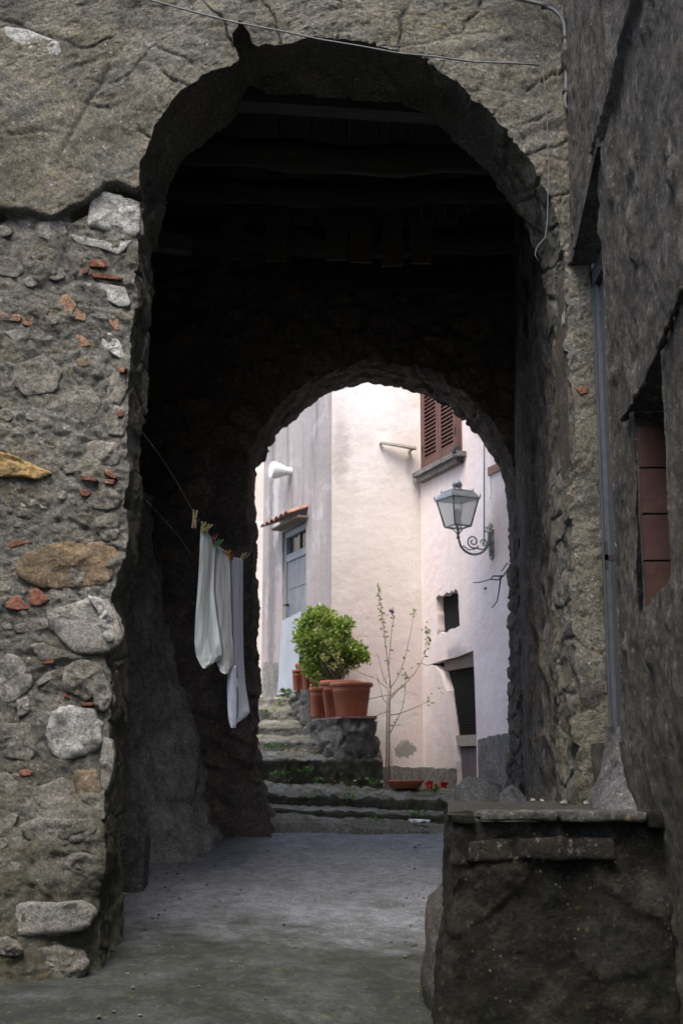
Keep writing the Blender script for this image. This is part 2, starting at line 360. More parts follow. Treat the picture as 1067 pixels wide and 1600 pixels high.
MAT['beam'] = m_wood('dark_beam', (0.022, 0.019, 0.016), (0.055, 0.047, 0.04), 0)  # very dark wood tone of the ceiling beams
MAT['beamlit'] = m_wood('daylit_beam', (0.07, 0.068, 0.068), (0.10, 0.098, 0.098), 0)  # lighter copy of the beam wood, daylight put into its colour
MAT['stick'] = m_wood('grey_stick', (0.30, 0.28, 0.24), (0.45, 0.42, 0.37), 0)

def m_cloth(name, c, stripe=0):
    t = NT(name, 0.9, 0.1); col = t.ramp(t.noise(3, 4), [(0.3, tuple(x * 0.93 for x in c)), (0.7, c)])
    if stripe:
        n = t.t.nodes.new('ShaderNodeTexWave'); n.wave_type = 'BANDS'; n.bands_direction = 'X'; t.set(n.inputs['Vector'], t.co)
        n.inputs['Scale'].default_value = stripe; n.inputs['Distortion'].default_value = 0.4
        col = t.mix(t.ramp(n.outputs['Fac'], [(0.86, 0), (0.95, 0.18)]), col, tuple(x * 0.55 for x in c))
    t.col(col); t.bump(t.noise(220, 3), 0.001); t.bump(t.noise(9, 4, 0.5, 0, t.vec((2, 2, 0.5))), 0.02)
    t.b.inputs['Sheen Weight'].default_value = 0.1
    return t.m
MAT['cloth1'] = m_cloth('pale_greenish_cotton', (0.74, 0.80, 0.80), 9)
MAT['cloth2'] = m_cloth('grey_white_cotton', (0.74, 0.75, 0.79), 7)
MAT['cloth3'] = m_cloth('bluish_white_cotton', (0.74, 0.79, 0.92))

def m_leaf(name, a, b, c3):
    t = NT(name, 0.45, 0.4); c = t.ramp(t.island(), [(0, a), (0.55, b), (0.9, c3)]); t.col(c)
    try: t.b.inputs['Subsurface Weight'].default_value = 0
    except Exception: pass
    tr = t.t.nodes.new('ShaderNodeBsdfTranslucent'); t.set(tr.inputs[0], c); mx = t.t.nodes.new('ShaderNodeMixShader'); mx.inputs[0].default_value = 0.25
    out = t.t.nodes['Material Output']; t.t.links.new(t.b.outputs[0], mx.inputs[1]); t.t.links.new(tr.outputs[0], mx.inputs[2]); t.t.links.new(mx.outputs[0], out.inputs[0])
    return t.m
MAT['leaf'] = m_leaf('bush_leaf', (0.09, 0.17, 0.025), (0.25, 0.36, 0.06), (0.52, 0.58, 0.17))
MAT['leafy'] = m_leaf('yellow_leaf', (0.35, 0.36, 0.10), (0.45, 0.45, 0.16), (0.5, 0.5, 0.25))
MAT['leafs'] = m_leaf('sapling_leaf', (0.16, 0.24, 0.06), (0.28, 0.34, 0.08), (0.42, 0.33, 0.12))
MAT['weed'] = m_leaf('weed_leaf', (0.04, 0.10, 0.02), (0.07, 0.15, 0.03), (0.12, 0.2, 0.04))
MAT['bark'] = m_plain('thin_bark', (0.38, 0.29, 0.22), 0.9, 0.3, 40, 0.002)
MAT['cane'] = m_plain('pale_cane', (0.60, 0.53, 0.42), 0.8, 0.2, 30, 0.001)
MAT['petal'] = m_plain('red_petal', (0.45, 0.01, 0.02), 0.6, 0.2)
MAT['petalp'] = m_plain('purple_petal', (0.20, 0.10, 0.42), 0.6, 0.2)
MAT['petalo'] = m_plain('orange_petal', (0.55, 0.18, 0.05), 0.6, 0.2)
t = NT('frosted_lantern_glass', 0.35, 0.5); t.col((0.80, 0.82, 0.78))
tr = t.t.nodes.new('ShaderNodeBsdfTranslucent'); tr.inputs[0].default_value = (0.8, 0.85, 0.82, 1)
tp = t.t.nodes.new('ShaderNodeBsdfTransparent'); m1 = t.t.nodes.new('ShaderNodeMixShader'); m1.inputs[0].default_value = 0.5; m2 = t.t.nodes.new('ShaderNodeMixShader'); m2.inputs[0].default_value = 0.45
t.t.links.new(t.b.outputs[0], m1.inputs[1]); t.t.links.new(tr.outputs[0], m1.inputs[2]); t.t.links.new(m1.outputs[0], m2.inputs[1]); t.t.links.new(tp.outputs[0], m2.inputs[2])
t.t.links.new(m2.outputs[0], t.t.nodes['Material Output'].inputs[0]); MAT['frost'] = t.m
for nm, c0 in (('terracotta', (0.40, 0.135, 0.075)), ('terrshade', (0.25, 0.08, 0.055))):
    t = NT('stained_' + nm, 0.7, 0.2); c = t.ramp(t.noise(5, 6, .65), [(.3, tuple(x * .78 for x in c0)), (.7, c0)])
    c = t.mix(t.ramp(t.noise(9, 8, .75, .3, t.vec((1, 1, .4))), [(.55, 0), (.72, .5)]), c, (.42, .33, .28)); c = t.mix(t.ramp(t.noise(14, 7, .75, 0, t.vec(loc=(3, 3, 3))), [(.56, 0), (.7, .55)]), c, (.09, .06, .04))
    t.col(c); t.bump(t.noise(60, 5, .7), .002); MAT[nm] = t.m
for nm, cc in (('pegwood', (0.42, 0.33, 0.22)), ('pegyellow', (0.36, 0.36, 0.14)), ('pegred', (0.18, 0.04, 0.04)), ('peggreen', (0.09, 0.24, 0.11)), ('pegorange', (0.5, 0.25, 0.06))):
    MAT[nm] = m_plain(nm, cc, 0.5, 0.1)

# ------------------------------------------------------------------ ground
def gz(y): return -0.11 + 0.12 * np.clip(np.asarray(y, float) - 5.0, 0, 6.4)
def ground_sheet():
    def ax(lo, f0, f1, hi, st, cs):
        return np.concatenate([np.arange(lo, f0, cs), np.arange(f0, f1, st), np.arange(f1, hi + cs, cs)])
    xs = ax(-60, -2.6, 2.0, 60, 0.03, 3.0); ys = ax(-60, 5.2, 11.9, 80, 0.03, 3.0)
    X, Y = np.meshgrid(xs, ys, indexing='ij'); Z = gz(Y)
    P = np.stack([X, Y, Z], -1)
    Z = Z + 0.018 * fbm(P * 1.3, 4, 3) + 0.005 * fbm(P * 9, 3, 8)
    Z += 0.10 * ss(0.35, -1.0, X) * ss(8.6, 7.2, Y) * ss(4.5, 6.5, Y)          # rises towards the pier
    Z -= np.where((Y > 12.2) , 0.15, 0)
    P[..., 2] = Z
    mesh('pavement', P.reshape(-1, 3), grid_faces(len(xs), len(ys)), MAT['ground'])
    tag(bpy.data.objects['pavement'], kind='structure')
ground_sheet()

# ------------------------------------------------------------------ the building over the passage
HALL = thing('passage_building', 'weathered stone building with a tall dark arched passage running through it', 'building', (0, 7.2, 0))

def resample(pts, step):
    pts = np.array(pts, float); d = np.r_[0, np.cumsum(np.linalg.norm(np.diff(pts, axis=0), axis=1))]
    n = int(d[-1] / step) + 1; s = np.linspace(0, d[-1], n)
    return np.stack([np.interp(s, d, pts[:, 0]), np.interp(s, d, pts[:, 1])], -1)
def smooth_poly(p, k):
    for _ in range(k): p[1:-1] = p[1:-1] * 0.5 + (p[:-2] + p[2:]) * 0.25
    return p
def arch_wall(outline, rect, yf, yb, step, nv, nr, fdisp, rdisp, splay=0.0, center=None):
    x0, x1, z1 = rect; O = outline; cx, cz = center
    dx, dz = O[:, 0] - cx, O[:, 1] - cz
    Q = O.copy()
    low = O[:, 1] <= cz
    Q[:, 0] = np.where(low & (dx < 0), x0, np.where(low, x1, 0)); Q[:, 1] = np.where(low, O[:, 1], 0)
    up = ~low; tx = np.where(dx < 0, (x0 - cx) / np.where(np.abs(dx) < 1e-6, -1e-6, dx), (x1 - cx) / np.where(np.abs(dx) < 1e-6, 1e-6, dx)); tz = (z1 - cz) / np.maximum(dz, 1e-6)
    tt = np.minimum(tx, tz); Q[up, 0] = cx + dx[up] * tt[up]; Q[up, 1] = cz + dz[up] * tt[up]
    # normals of the outline pointing into the opening
    tg = np.gradient(O, axis=0); tg /= np.linalg.norm(tg, axis=1, keepdims=True) + 1e-9
    nin = np.stack([tg[:, 1], -tg[:, 0]], -1)
    v = np.linspace(0, 1, nv)[None, :, None]
    F2 = O[:, None, :] * (1 - v) + Q[:, None, :] * v                      # (n,nv,2)
    P = np.stack([F2[..., 0], np.full(F2.shape[:2], yf), F2[..., 1]], -1)
    dist = np.linalg.norm(F2 - O[:, None, :], axis=-1)
    d, at = fdisp(P)
    rd, _ = rdisp(P); wR = np.exp(-dist / 0.05)
    P[..., 1] -= d; P[..., 0] += nin[:, None, 0] * rd * wR; P[..., 2] += nin[:, None, 1] * rd * wR
    # reveal
    r = np.linspace(0, 1, nr)[None, :, None]
    S = np.stack([np.repeat(O[:, None, 0], nr, 1), yf + (yb - yf) * np.repeat(r[..., 0], len(O), 0), np.repeat(O[:, None, 1], nr, 1)], -1)
    k = max(4, int((0.42 if step < 0.02 else 0.10) / step)); ker = np.hanning(2 * k + 1); ker /= ker.sum(); Op = np.stack([np.convolve(np.pad(O[:, q], k, mode='edge'), ker, 'valid') for q in (0, 1)], -1)
    wd = ss(0.0, 0.16, S[..., 1] - yf); S[..., 0] = S[..., 0] * (1 - wd) + Op[:, None, 0] * wd; S[..., 2] = S[..., 2] * (1 - wd) + Op[:, None, 1] * wd
    d0 = d[:, :1]; rdS, atS = rdisp(S); dd = S[..., 1] - yf
    S[..., 1] -= d0 * np.exp(-dd / 0.05) + 0 * dd; S[..., 0] += nin[:, None, 0] * (rdS - splay * dd); S[..., 2] += nin[:, None, 1] * (rdS - splay * dd)
    # back face
    b = np.linspace(0, 1, 8)[None, :, None]; Oin = S[:, -1, :]; Qb = np.stack([Q[:, 0], np.full(len(Q), yb), Q[:, 1]], -1)
    B = Oin[:, None, :] * (1 - b) + Qb[:, None, :] * b; B[..., 1] = yb
    z = {k: np.full(B.shape[:2], 0.5) for k in at}
    return merge([(P, True, at), (S, False, atS), (B, False, z)])

# near face: traced outline at the facade plane
YF = 7.0
near_px = [(196, 1660), (186, 1490), (187, 1400), (185, 1250), (182, 1180), (192, 1150), (186, 1100), (190, 1070), (176, 1030), (190, 985), (188, 950), (180, 930), (198, 890), (206, 840),
           (200, 800), (208, 750), (206, 690), (210, 640), (206, 600), (214, 560), (213, 520), (219, 470), (216, 440), (222, 400), (219, 350), (226, 320), (228, 270), (238, 245), (252, 210), (280, 168), (322, 132),
           (350, 118), (372, 98), (366, 70), (374, 44), (388, 46), (386, 62), (402, 82), (450, 77), (490, 70), (522, 72), (560, 76), (612, 86), (655, 100), (690, 124), (722, 150), (760, 178), (790, 215),
           (822, 250), (846, 292), (858, 330), (872, 372), (880, 420), (876, 452), (884, 500), (886, 600), (888, 700), (890, 850), (893, 1000), (896, 1150), (900, 1300), (905, 1500), (905, 1660)]
near_px = [((x - 7 - 13 * float(ss(850, 1150, y))) if (x < 300 and y > 330) else x, y) for x, y in near_px]
near = np.array([[W(x, y, YF).x, W(x, y, YF).z] for x, y in near_px])
near = smooth_poly(resample(near, 0.0105), 4)
NC = (0.06, 4.25)
def joints(P, c, r0, r1, angs, w=0.012):
    X, Z = P[..., 0] - c[0], P[..., 2] - c[1]; rr = np.hypot(X, Z); an = np.degrees(np.arctan2(Z, X)); g = 0 * X
    wob = 1.6 * fbm(P * 4, 3, 91)
    for a, l in angs: g = np.maximum(g, np.exp(-((np.radians(an + wob - a) * rr) / w) ** 2) * ss(r1 + l, r1 + l - 0.25, rr) * (rr > r0))
    return g
def near_front(P):
    X, Z = P[..., 0], P[..., 2]
    warp = P + 0.06 * np.stack([fbm(P * 3, 3, 11), fbm(P * 3, 3, 12), fbm(P * 3, 3, 13)], -1)
    f1, f2, cid = worley(warp * np.array([3.1, 3.1, 4.6]), 5); edge = f2 - f1
    g1, g2, gid = worley(warp * np.array([9.0, 9.0, 12.0]), 9)
    zs = np.interp(X, [-2.2, -1.65, -1.5, -1.3, -1.1], [4.40, 4.38, 4.46, 4.56, 4.53]) + 0.03 * fbm(P * 5, 3, 2)
    upper = ss(-0.015, 0.015, Z - zs); upper = np.where(X > -1.0, 1.0, upper)
    big = 0.022 * fbm(P * 1.1, 4, 21)
    med = 0.006 * fbm(P * 8, 6, 22, 0.68)
    rub = 0.020 * ss(0.02, 0.22, edge) * (0.2 + cid) * ss(-0.35, 0.35, fbm(P * 1.6, 2, 33) + 0.15) + 0.010 * ss(0.0, 0.35, g2 - g1) * gid
    pits = -0.010 * ss(0.45, 0.8, fbm(P * 19, 3, 44)) + 0.005 * fbm(P * 30, 3, 46, .7)
    low = rub + med + pits * 0.9
    b1, b2, bc_ = worley(warp * np.array([1.9, 1.9, 2.9]) + 4.2, 55); bk = ss(0.0, 0.05, b2 - b1) * (0.4 + bc_) - 0.8
    # upper: smoother tuff blocks with slanting bedding and a few open cracks
    bed = 0.006 * fbm(np.stack([X * 1.5 + Z * 2.5, 0 * X, Z * 9 - X * 4], -1), 4, 51)
    cr = joints(P, NC, 1.05, 1.62, [(12, .1), (24, .25), (33, -.1), (41, .35), (52, .05), (63, .3), (78, .0), (92, .2), (109, .15), (121, .45), (136, .1), (152, .3), (171, 0.1)], 0.007)
    rd = np.hypot(X - NC[0], Z - NC[1]); ring = np.exp(-((rd - 1.78 - 0.05 * fbm(P * 2, 3, 92)) / 0.012) ** 2) * (Z > NC[1]) * ss(-0.2, 0.4, fbm(P * 1.5, 2, 93))
    hcr = np.exp(-((Z - 5.05 - 0.12 * fbm(P * 1.7, 3, 61) + 0.3 * X) / 0.010) ** 2) * (X < -0.8)
    hcr = np.maximum(hcr, np.exp(-((Z - 4.75 - 0.10 * fbm(P * 1.9, 3, 62) + 0.06 * X) / 0.012) ** 2) * (X < -1.0) * ss(-.3, .3, fbm(P * 2.5, 2, 71)))
    up = 0.075 + bed + 0.7 * med + 0.5 * pits - 0.016 * cr * ss(-.5, .4, fbm(P * 5, 2, 95)) - 0.012 * ring - 0.012 * hcr * ss(-.4, .3, fbm(P * 4, 2, 96)) + 0.006 * bk
    gap = -0.07 * np.exp(-((Z - zs + 0.03) / 0.025) ** 2) * (X < -1.02) * ss(-0.25, 0.1, fbm(P * 2.3, 2, 72))
    d = big + low * (1 - upper) + up * upper + gap
    xin = -1.15 - X
    d += 0.50 * ss(0.95, -0.15, Z) * ss(-0.02, 0.75, xin)
    d += 0.10 * ss(1.15, 0.85, Z + 0.08 * fbm(P * 3, 3, 81)) * ss(0.02, 0.12, xin) * ss(0.3, 0.7, Z)
    d += 0.05 * ss(3.0, 1.0, Z) * (X < 0)
    at = {'cell': np.where(upper > 0.5, 0.3 + 0.2 * cid, cid), 'edge': np.where(upper > 0.5, 0.30 - 0.3 * np.maximum(np.maximum(cr, ring), hcr), edge * (0.5 + 0.5 * (X > 0)) )}
    at['crack'] = np.clip(np.maximum(np.maximum(cr * ss(-.5, .4, fbm(P * 5, 2, 95)), ring * .7), hcr * ss(-.4, .3, fbm(P * 4, 2, 96)) * .7) * upper + 0.3 * ss(.62, .85, fbm(P * 19, 3, 44)) + (gap < -0.03) * .6, 0, 1)
    return d, at
def near_reveal(P):
    f1, f2, cid = worley((P + 0.05 * fbm(P * 3, 2, 7)[..., None]) * np.array([2.8, 2.2, 4.2]), 15); e = f2 - f1
    d = 0.016 * ss(0.0, 0.08, e) * (0.1 + 1.4 * cid) + 0.010 * fbm(P * 9, 5, 23, .65) + 0.02 * fbm(P * 2.2, 2, 24) - 0.012
    return d, {'cell': cid, 'edge': e, 'crack': 0 * e}
V, F, A = arch_wall(near, (-4.2, 1.44, 6.4), YF, 7.56, 0.016, 250, 44, near_front, near_reveal, 0.0, NC)
FRONT = mesh('front_wall', V, F, MAT['upper'], HALL, attrs=A)

# embedded stones and tile shards (traced where they sit in the pier)
def m_st(n, a, b, c, l=0.3): return m_masonry(n, a, b, c, lichen=l, bump=0.7)
MS = {'w': m_st('white_limestone', (0.36, 0.37, 0.355), (0.20, 0.20, 0.18), (0.46, 0.47, 0.46), 0.0),
      'g': m_st('grey_fieldstone', (0.19, 0.18, 0.158), (0.145, 0.14, 0.125), (0.23, 0.22, 0.195)),
      'p': m_st('pale_fieldstone', (0.235, 0.232, 0.215), (0.17, 0.165, 0.145), (0.30, 0.297, 0.28)),
      'b': m_st('brown_sandstone', (0.19, 0.14, 0.085), (0.14, 0.125, 0.10), (0.215, 0.165, 0.11)),
      'y': m_st('ochre_stone', (0.36, 0.25, 0.10), (0.26, 0.19, 0.09), (0.42, 0.31, 0.15), 0.2),
      't': m_st('pale_tile_shard', (0.30, 0.185, 0.12), (0.24, 0.145, 0.095), (0.33, 0.215, 0.15), 0.0),
      'r': m_st('red_tile_shard', (0.22, 0.092, 0.06), (0.16, 0.07, 0.05), (0.26, 0.125, 0.088), 0.1)}
def front_d(x, z):
    return float(near_front(np.array([[[x, YF, z]]]))[0][0, 0])
def stone(poly, mat, prot, parent, name, rough=1.0, yplane=None, seed=1):
    pts = np.array([[W(x, y, YF - 0.05).x, W(x, y, YF - 0.05).z] for x, y in poly])
    prot = prot * (0.48 if mat in (MS['g'], MS['p'], MS['w'], MS['b']) else 1); c = pts.mean(0); y0 = 0.004 + (YF - np.median([front_d(*(c * .5 + p * .5)) for p in pts]) if yplane is None else yplane)
    n = 48; cl = np.vstack([pts, pts[:1]]); o = resample(cl, np.linalg.norm(np.diff(cl, axis=0), axis=1).sum() / n)[:n]
    size = np.linalg.norm(pts - c, axis=1).max(); rings = 12; V = []
    for k in range(2):
        o = o * 0.6 + 0.2 * (np.roll(o, 1, 0) + np.roll(o, -1, 0))
    for j in range(rings + 1):
        tt = j / rings
        if tt < 0.35: sc, h = 1.0, -0.05 + (prot * 0.75 + 0.05) * tt / 0.35
        else:
            q = (tt - 0.35) / 0.65; sc, h = 1 - q, prot * (0.75 + 0.25 * math.sin(min(q * 4, 1) * math.pi / 2))
            if q < 0.12: sc = 1 - q * 0.7
        for p in o: V.append([c[0] + (p[0] - c[0]) * sc, y0 - h, c[1] + (p[1] - c[1]) * sc])
    V = np.array(V); m = len(o)
    w1, w2, wc = worley(V * (0.9 / max(size, 0.05)) + 3.3 * seed, seed)
    nn = (fbm(V * (0.5 / max(size, 0.05) + 8), 5, seed, 0.6) * 0.13 + (0.22 if name == 'embedded_stone' else 0.05) * (wc - 0.5) * ss(0, 0.15, w2 - w1))[:, None] * min(size, 0.12) * rough * min(1, prot / 0.035)
    nn = np.maximum(nn, -0.006)
    dirv_ = np.stack([V[:, 0] - c[0], -np.full(len(V), size * 0.7), V[:, 2] - c[1]], -1); dirv_ /= np.linalg.norm(dirv_, axis=1, keepdims=True)
    V = V + dirv_ * nn
    F = [(j * m + k, j * m + (k + 1) % m, (j + 1) * m + (k + 1) % m, (j + 1) * m + k) for j in range(rings) for k in range(m)]
    return mesh(name, V, F, mat, parent)
STONES = [
 ('w', .012, [(8,45),(45,50),(97,72),(97,93),(60,88),(12,62)], 'embedded_stone', 'long flat white stone near top of the wall'),
 ('w', .06, [(138,302),(152,298),(190,304),(219,310),(218,360),(205,366),(138,352)], 'embedded_stone', 'squared whitish block under the overhanging course'),
 ('w', .03, [(110,362),(135,368),(165,374),(190,380),(212,372),(188,398),(168,388),(120,378)], 'embedded_stone', 'broken white sliver under the squared block'),
 ('r', .02, [(140,404),(168,402),(169,417),(142,415)], 'tile_fragment', None), ('r', .02, [(127,418),(138,417),(137,424),(128,427)], 'tile_fragment', None),
 ('r', .02, [(147,423),(170,425),(196,430),(195,435),(148,431)], 'tile_fragment', None),
 ('w', .03, [(132,438),(165,437),(202,444),(206,474),(190,476),(172,466),(150,466),(145,448)], 'embedded_stone', None),
 ('t', .008, [(93,460),(103,455),(119,474),(110,491),(91,475)], 'tile_fragment', None), ('t', .008, [(117,478),(134,481),(132,499),(111,495)], 'tile_fragment', None),
 ('t', .008, [(164,480),(189,479),(188,513),(181,511),(172,495)], 'tile_fragment', None), ('t', .006, [(-14,486),(31,489),(31,501),(-14,496)], 'tile_fragment', None),
 ('t', .008, [(33,490),(51,491),(49,508),(33,505)], 'tile_fragment', None), ('t', .008, [(116,519),(125,517),(142,536),(118,539)], 'tile_fragment', None),
 ('w', .03, [(162,514),(185,517),(192,535),(200,562),(178,548),(160,537)], 'embedded_stone', None),
 ('g', .03, [(186,575),(198,580),(200,610),(190,630),(168,622),(172,590)], 'embedded_stone', None),
 ('p', .008, [(4,516),(38,508),(55,530),(56,545),(20,530)], 'embedded_stone', None),
 ('g', .04, [(135,690),(150,684),(186,690),(190,722),(180,728),(140,722)], 'embedded_stone', None),
 ('y', .03, [(-20,704),(20,712),(60,728),(83,738),(62,748),(30,743),(-20,745)], 'embedded_stone', 'ochre pointed stone at left edge of the wall'),
 ('g', .012, [(52,672),(70,668),(102,688),(98,700),(70,698),(54,686)], 'embedded_stone', None),
 ('r', .025, [(128,742),(142,743),(157,749),(155,753),(130,750)], 'tile_fragment', None), ('r', .025, [(164,731),(178,736),(188,743),(185,748),(170,741)], 'tile_fragment', None),
 ('r', .025, [(167,748),(184,748),(182,756),(168,754)], 'tile_fragment', None), ('r', .02, [(122,765),(138,764),(143,771),(135,776),(127,774)], 'tile_fragment', None),
 ('g', .05, [(138,782),(150,768),(176,764),(192,772),(192,792),(170,798),(146,795)], 'embedded_stone', None),
 ('w', .008, [(26,784),(40,776),(54,778),(56,788),(30,791)], 'embedded_stone', None), ('w', .008, [(60,785),(70,788),(72,793),(62,792)], 'embedded_stone', None),
 ('g', .04, [(150,808),(175,800),(190,812),(188,842),(170,844),(152,828)], 'embedded_stone', None),
 ('r', .01, [(12,847),(26,843),(50,846),(30,851),(12,856)], 'tile_fragment', None),
 ('b', .05, [(26,885),(38,866),(80,850),(120,846),(165,845),(183,855),(184,880),(166,914),(130,918),(95,920),(60,916),(36,902)], 'embedded_stone', 'long brown sandstone block across the pier'),
 ('r', .02, [(7,942),(25,928),(42,944),(46,952),(30,954),(8,950)], 'tile_fragment', None), ('r', .02, [(46,922),(58,918),(79,937),(60,947),(46,945)], 'tile_fragment', None),
 ('p', .01, [(78,925),(93,924),(94,935),(80,934)], 'embedded_stone', None),
 ('p', .09, [(76,956),(110,943),(146,931),(172,938),(187,965),(191,1000),(172,1022),(120,1024),(94,1002),(78,980)], 'embedded_stone', 'large pale boulder bulging from the corner of the pier'),
 ('w', .11, [(146,932),(170,936),(186,962),(191,995),(181,1006),(170,985),(166,962),(158,946)], 'embedded_stone', None),
 ('p', .03, [(-22,1022),(20,1022),(47,1042),(49,1072),(26,1095),(-20,1102)], 'embedded_stone', 'round pale stone at left edge of the photo'),
 ('g', .025, [(48,1008),(70,1002),(98,1016),(96,1030),(62,1034)], 'embedded_stone', None),
 ('g', .06, [(108,1042),(140,1030),(168,1044),(168,1078),(146,1094),(112,1080)], 'embedded_stone', None),
 ('p', .03, [(55,1066),(72,1050),(90,1044),(96,1052),(78,1062),(58,1074)], 'embedded_stone', None),
 ('r', .015, [(64,1034),(84,1030),(86,1036),(68,1038)], 'tile_fragment', None), ('r', .02, [(98,1082),(112,1088),(110,1092),(99,1088)], 'tile_fragment', None), ('r', .03, [(127,1098),(150,1098),(146,1103),(130,1103)], 'tile_fragment', None),
 ('w', .08, [(77,1150),(84,1118),(108,1106),(150,1105),(157,1140),(158,1172),(128,1182),(96,1192),(78,1176)], 'embedded_stone', 'white squared rock in the middle of the pier'),
 ('p', .07, [(168,1052),(180,1055),(194,1090),(186,1112),(164,1110),(166,1080)], 'embedded_stone', None),
 ('p', .06, [(180,1150),(192,1152),(198,1180),(195,1215),(186,1240),(176,1230),(176,1180)], 'embedded_stone', None),
 ('r', .02, [(30,1206),(42,1201),(55,1206),(50,1212),(36,1213)], 'tile_fragment', None),
 ('g', .025, [(60,1230),(100,1212),(122,1236),(116,1262),(80,1268),(58,1256)], 'embedded_stone', None),
 ('g', .035, [(40,1288),(70,1276),(112,1280),(152,1276),(158,1300),(120,1318),(70,1322),(48,1308)], 'embedded_stone', None),
 ('g', .03, [(96,1340),(130,1330),(160,1336),(158,1352),(120,1358),(98,1354)], 'embedded_stone', None),
 ('p', .13, [(16,1418),(28,1404),(60,1402),(100,1405),(132,1402),(154,1412),(160,1428),(134,1450),(100,1454),(60,1456),(22,1450)], 'embedded_stone', 'long pale slab sticking out low on the pier'),
 ('r', .05, [(-8,1416),(12,1411),(19,1418),(2,1424)], 'tile_fragment', None),
 ('g', .09, [(9,1456),(30,1452),(56,1474),(52,1483),(30,1484),(12,1480)], 'embedded_stone', None),
 ('g', .07, [(62,1478),(100,1468),(130,1480),(142,1505),(120,1535),(84,1545),(66,1520)], 'embedded_stone', None),
 ('p', .04, [(25,1092),(44,1090),(50,1110),(30,1120)], 'embedded_stone', None),
]
STONES += [('g', .03, [(20,565),(70,552),(98,575),(84,610),(40,618),(16,596)], 'embedded_stone', None), ('g', .02, [(100,610),(140,602),(158,628),(140,655),(108,650)], 'embedded_stone', None),
           ('g', .03, [(0,402),(24,398),(40,420),(20,432),(-8,425)], 'embedded_stone', None), ('p', .02, [(60,345),(95,340),(104,362),(78,374),(58,366)], 'embedded_stone', None),
           ('g', .03, [(8,1130),(46,1128),(60,1160),(50,1190),(14,1186)], 'embedded_stone', None), ('b', .02, [(118,1205),(150,1200),(160,1235),(140,1262),(120,1250)], 'embedded_stone', None),
           ('g', .03, [(170,640),(196,632),(203,662),(196,680),(172,676)], 'embedded_stone', None), ('r', .03, [(186,640),(197,638),(198,648),(188,651)], 'tile_fragment', None), ('r', .04, [(188,572),(202,573),(198,581),(190,580)], 'tile_fragment', None)]
rs = random.Random(77); n_ = 0
cent = [(sum(p[0] for p in q[2]) / len(q[2]), sum(p[1] for p in q[2]) / len(q[2]), max(abs(p[0] - q[2][0][0]) + abs(p[1] - q[2][0][1]) for p in q[2]) * .5) for q in STONES]
for _ in range(4000):
    if n_ >= 44: break
    x_, y_, a_ = rs.uniform(2, 165), rs.uniform(350, 1390), rs.uniform(9, 22); b_ = a_ * rs.uniform(.55, .85)
    if any(math.hypot(x_ - c[0], y_ - c[1]) < (c[2] + a_) * .98 for c in cent): continue
    cent.append((x_, y_, a_)); rt = rs.uniform(-.4, .4); q = []
    for k in range(8):
        an = k * math.pi / 4 + rs.uniform(-.25, .25); f = rs.uniform(.8, 1.15); u_, v_ = a_ * f * math.cos(an), b_ * f * math.sin(an)
        q.append((x_ + u_ * math.cos(rt) - v_ * math.sin(rt), y_ + u_ * math.sin(rt) + v_ * math.cos(rt)))
    STONES.append((rs.choice('gggpb'), rs.uniform(.012, .03), q, 'embedded_stone', None)); n_ += 1
for i, (mk, pr, poly, nm, lb) in enumerate(STONES):
    mx_, my_ = [sum(p[q] for p in poly) / len(poly) for q in (0, 1)]
    if my_ > 330 and mx_ > 140: poly = [(x - (5 + 13 * float(ss(850, 1150, y))) * (1 if mx_ > 165 else .6), y) for x, y in poly]
    o = stone(poly, MS[mk], pr, FRONT, nm, 1.6 if nm == 'embedded_stone' else 0.4, seed=i + 3)
    if lb: o['label'] = lb

# rear arch wall
far_px = [(424, 1345), (418, 1310), (406, 1270), (401, 1230), (396, 1180), (394, 1120), (399, 1050), (393, 1000), (398, 940), (391, 880), (393, 830), (388, 780), (389, 745), (395, 705), (412, 668), (435, 638), (462, 612), (495, 590), (530, 572), (570, 565),
          (610, 566), (650, 574), (690, 590), (725, 612), (755, 642), (778, 672), (795, 705), (806, 740), (811, 780), (811, 900), (812, 1050), (812, 1200), (814, 1345)]
YR = 11.2
far = np.array([[W(x, y, YR).x, W(x, y, YR).z] for x, y in far_px]); far = smooth_poly(resample(far, 0.022), 4)
def far_disp(P):
    f1, f2, cid = worley((P + 0.05 * fbm(P * 3, 2, 7)[..., None]) * np.array([3.0, 3.0, 4.2]), 25); e = f2 - f1
    c = (0.37, 3.8); vs = joints(P, c, 1.0, 1.6, [(k * 9.5 + 3 * math.sin(k * 7), 0.05) for k in range(0, 20)], 0.014)
    d = 0.05 * ss(0, 0.25, e) * (0.2 + cid) + 0.02 * fbm(P * 6, 4, 27) - 0.04 * vs
    return d, {'cell': cid, 'edge': e}
def far_rev(P):
    f1, f2, cid = worley((P + 0.05 * fbm(P * 3, 2, 9)[..., None]) * np.array([4.2, 2.5, 6.5]), 26); e = f2 - f1
    d = 0.035 * ss(0, 0.18, e) * (0.1 + cid) + 0.018 * fbm(P * 9, 5, 28, .6) - 0.015
    d += 0.05 * ss(1.3, 0.7, P[..., 2])
    return d, {'cell': cid, 'edge': e}
V, F, A = arch_wall(far, (-2.6, 2.2, 6.0), YR, 11.95, 0.022, 60, 34, far_disp, far_rev, 0.0, (0.37, 3.75))
mesh('rear_wall', V, F, MAT['rearw'], HALL, attrs=A)

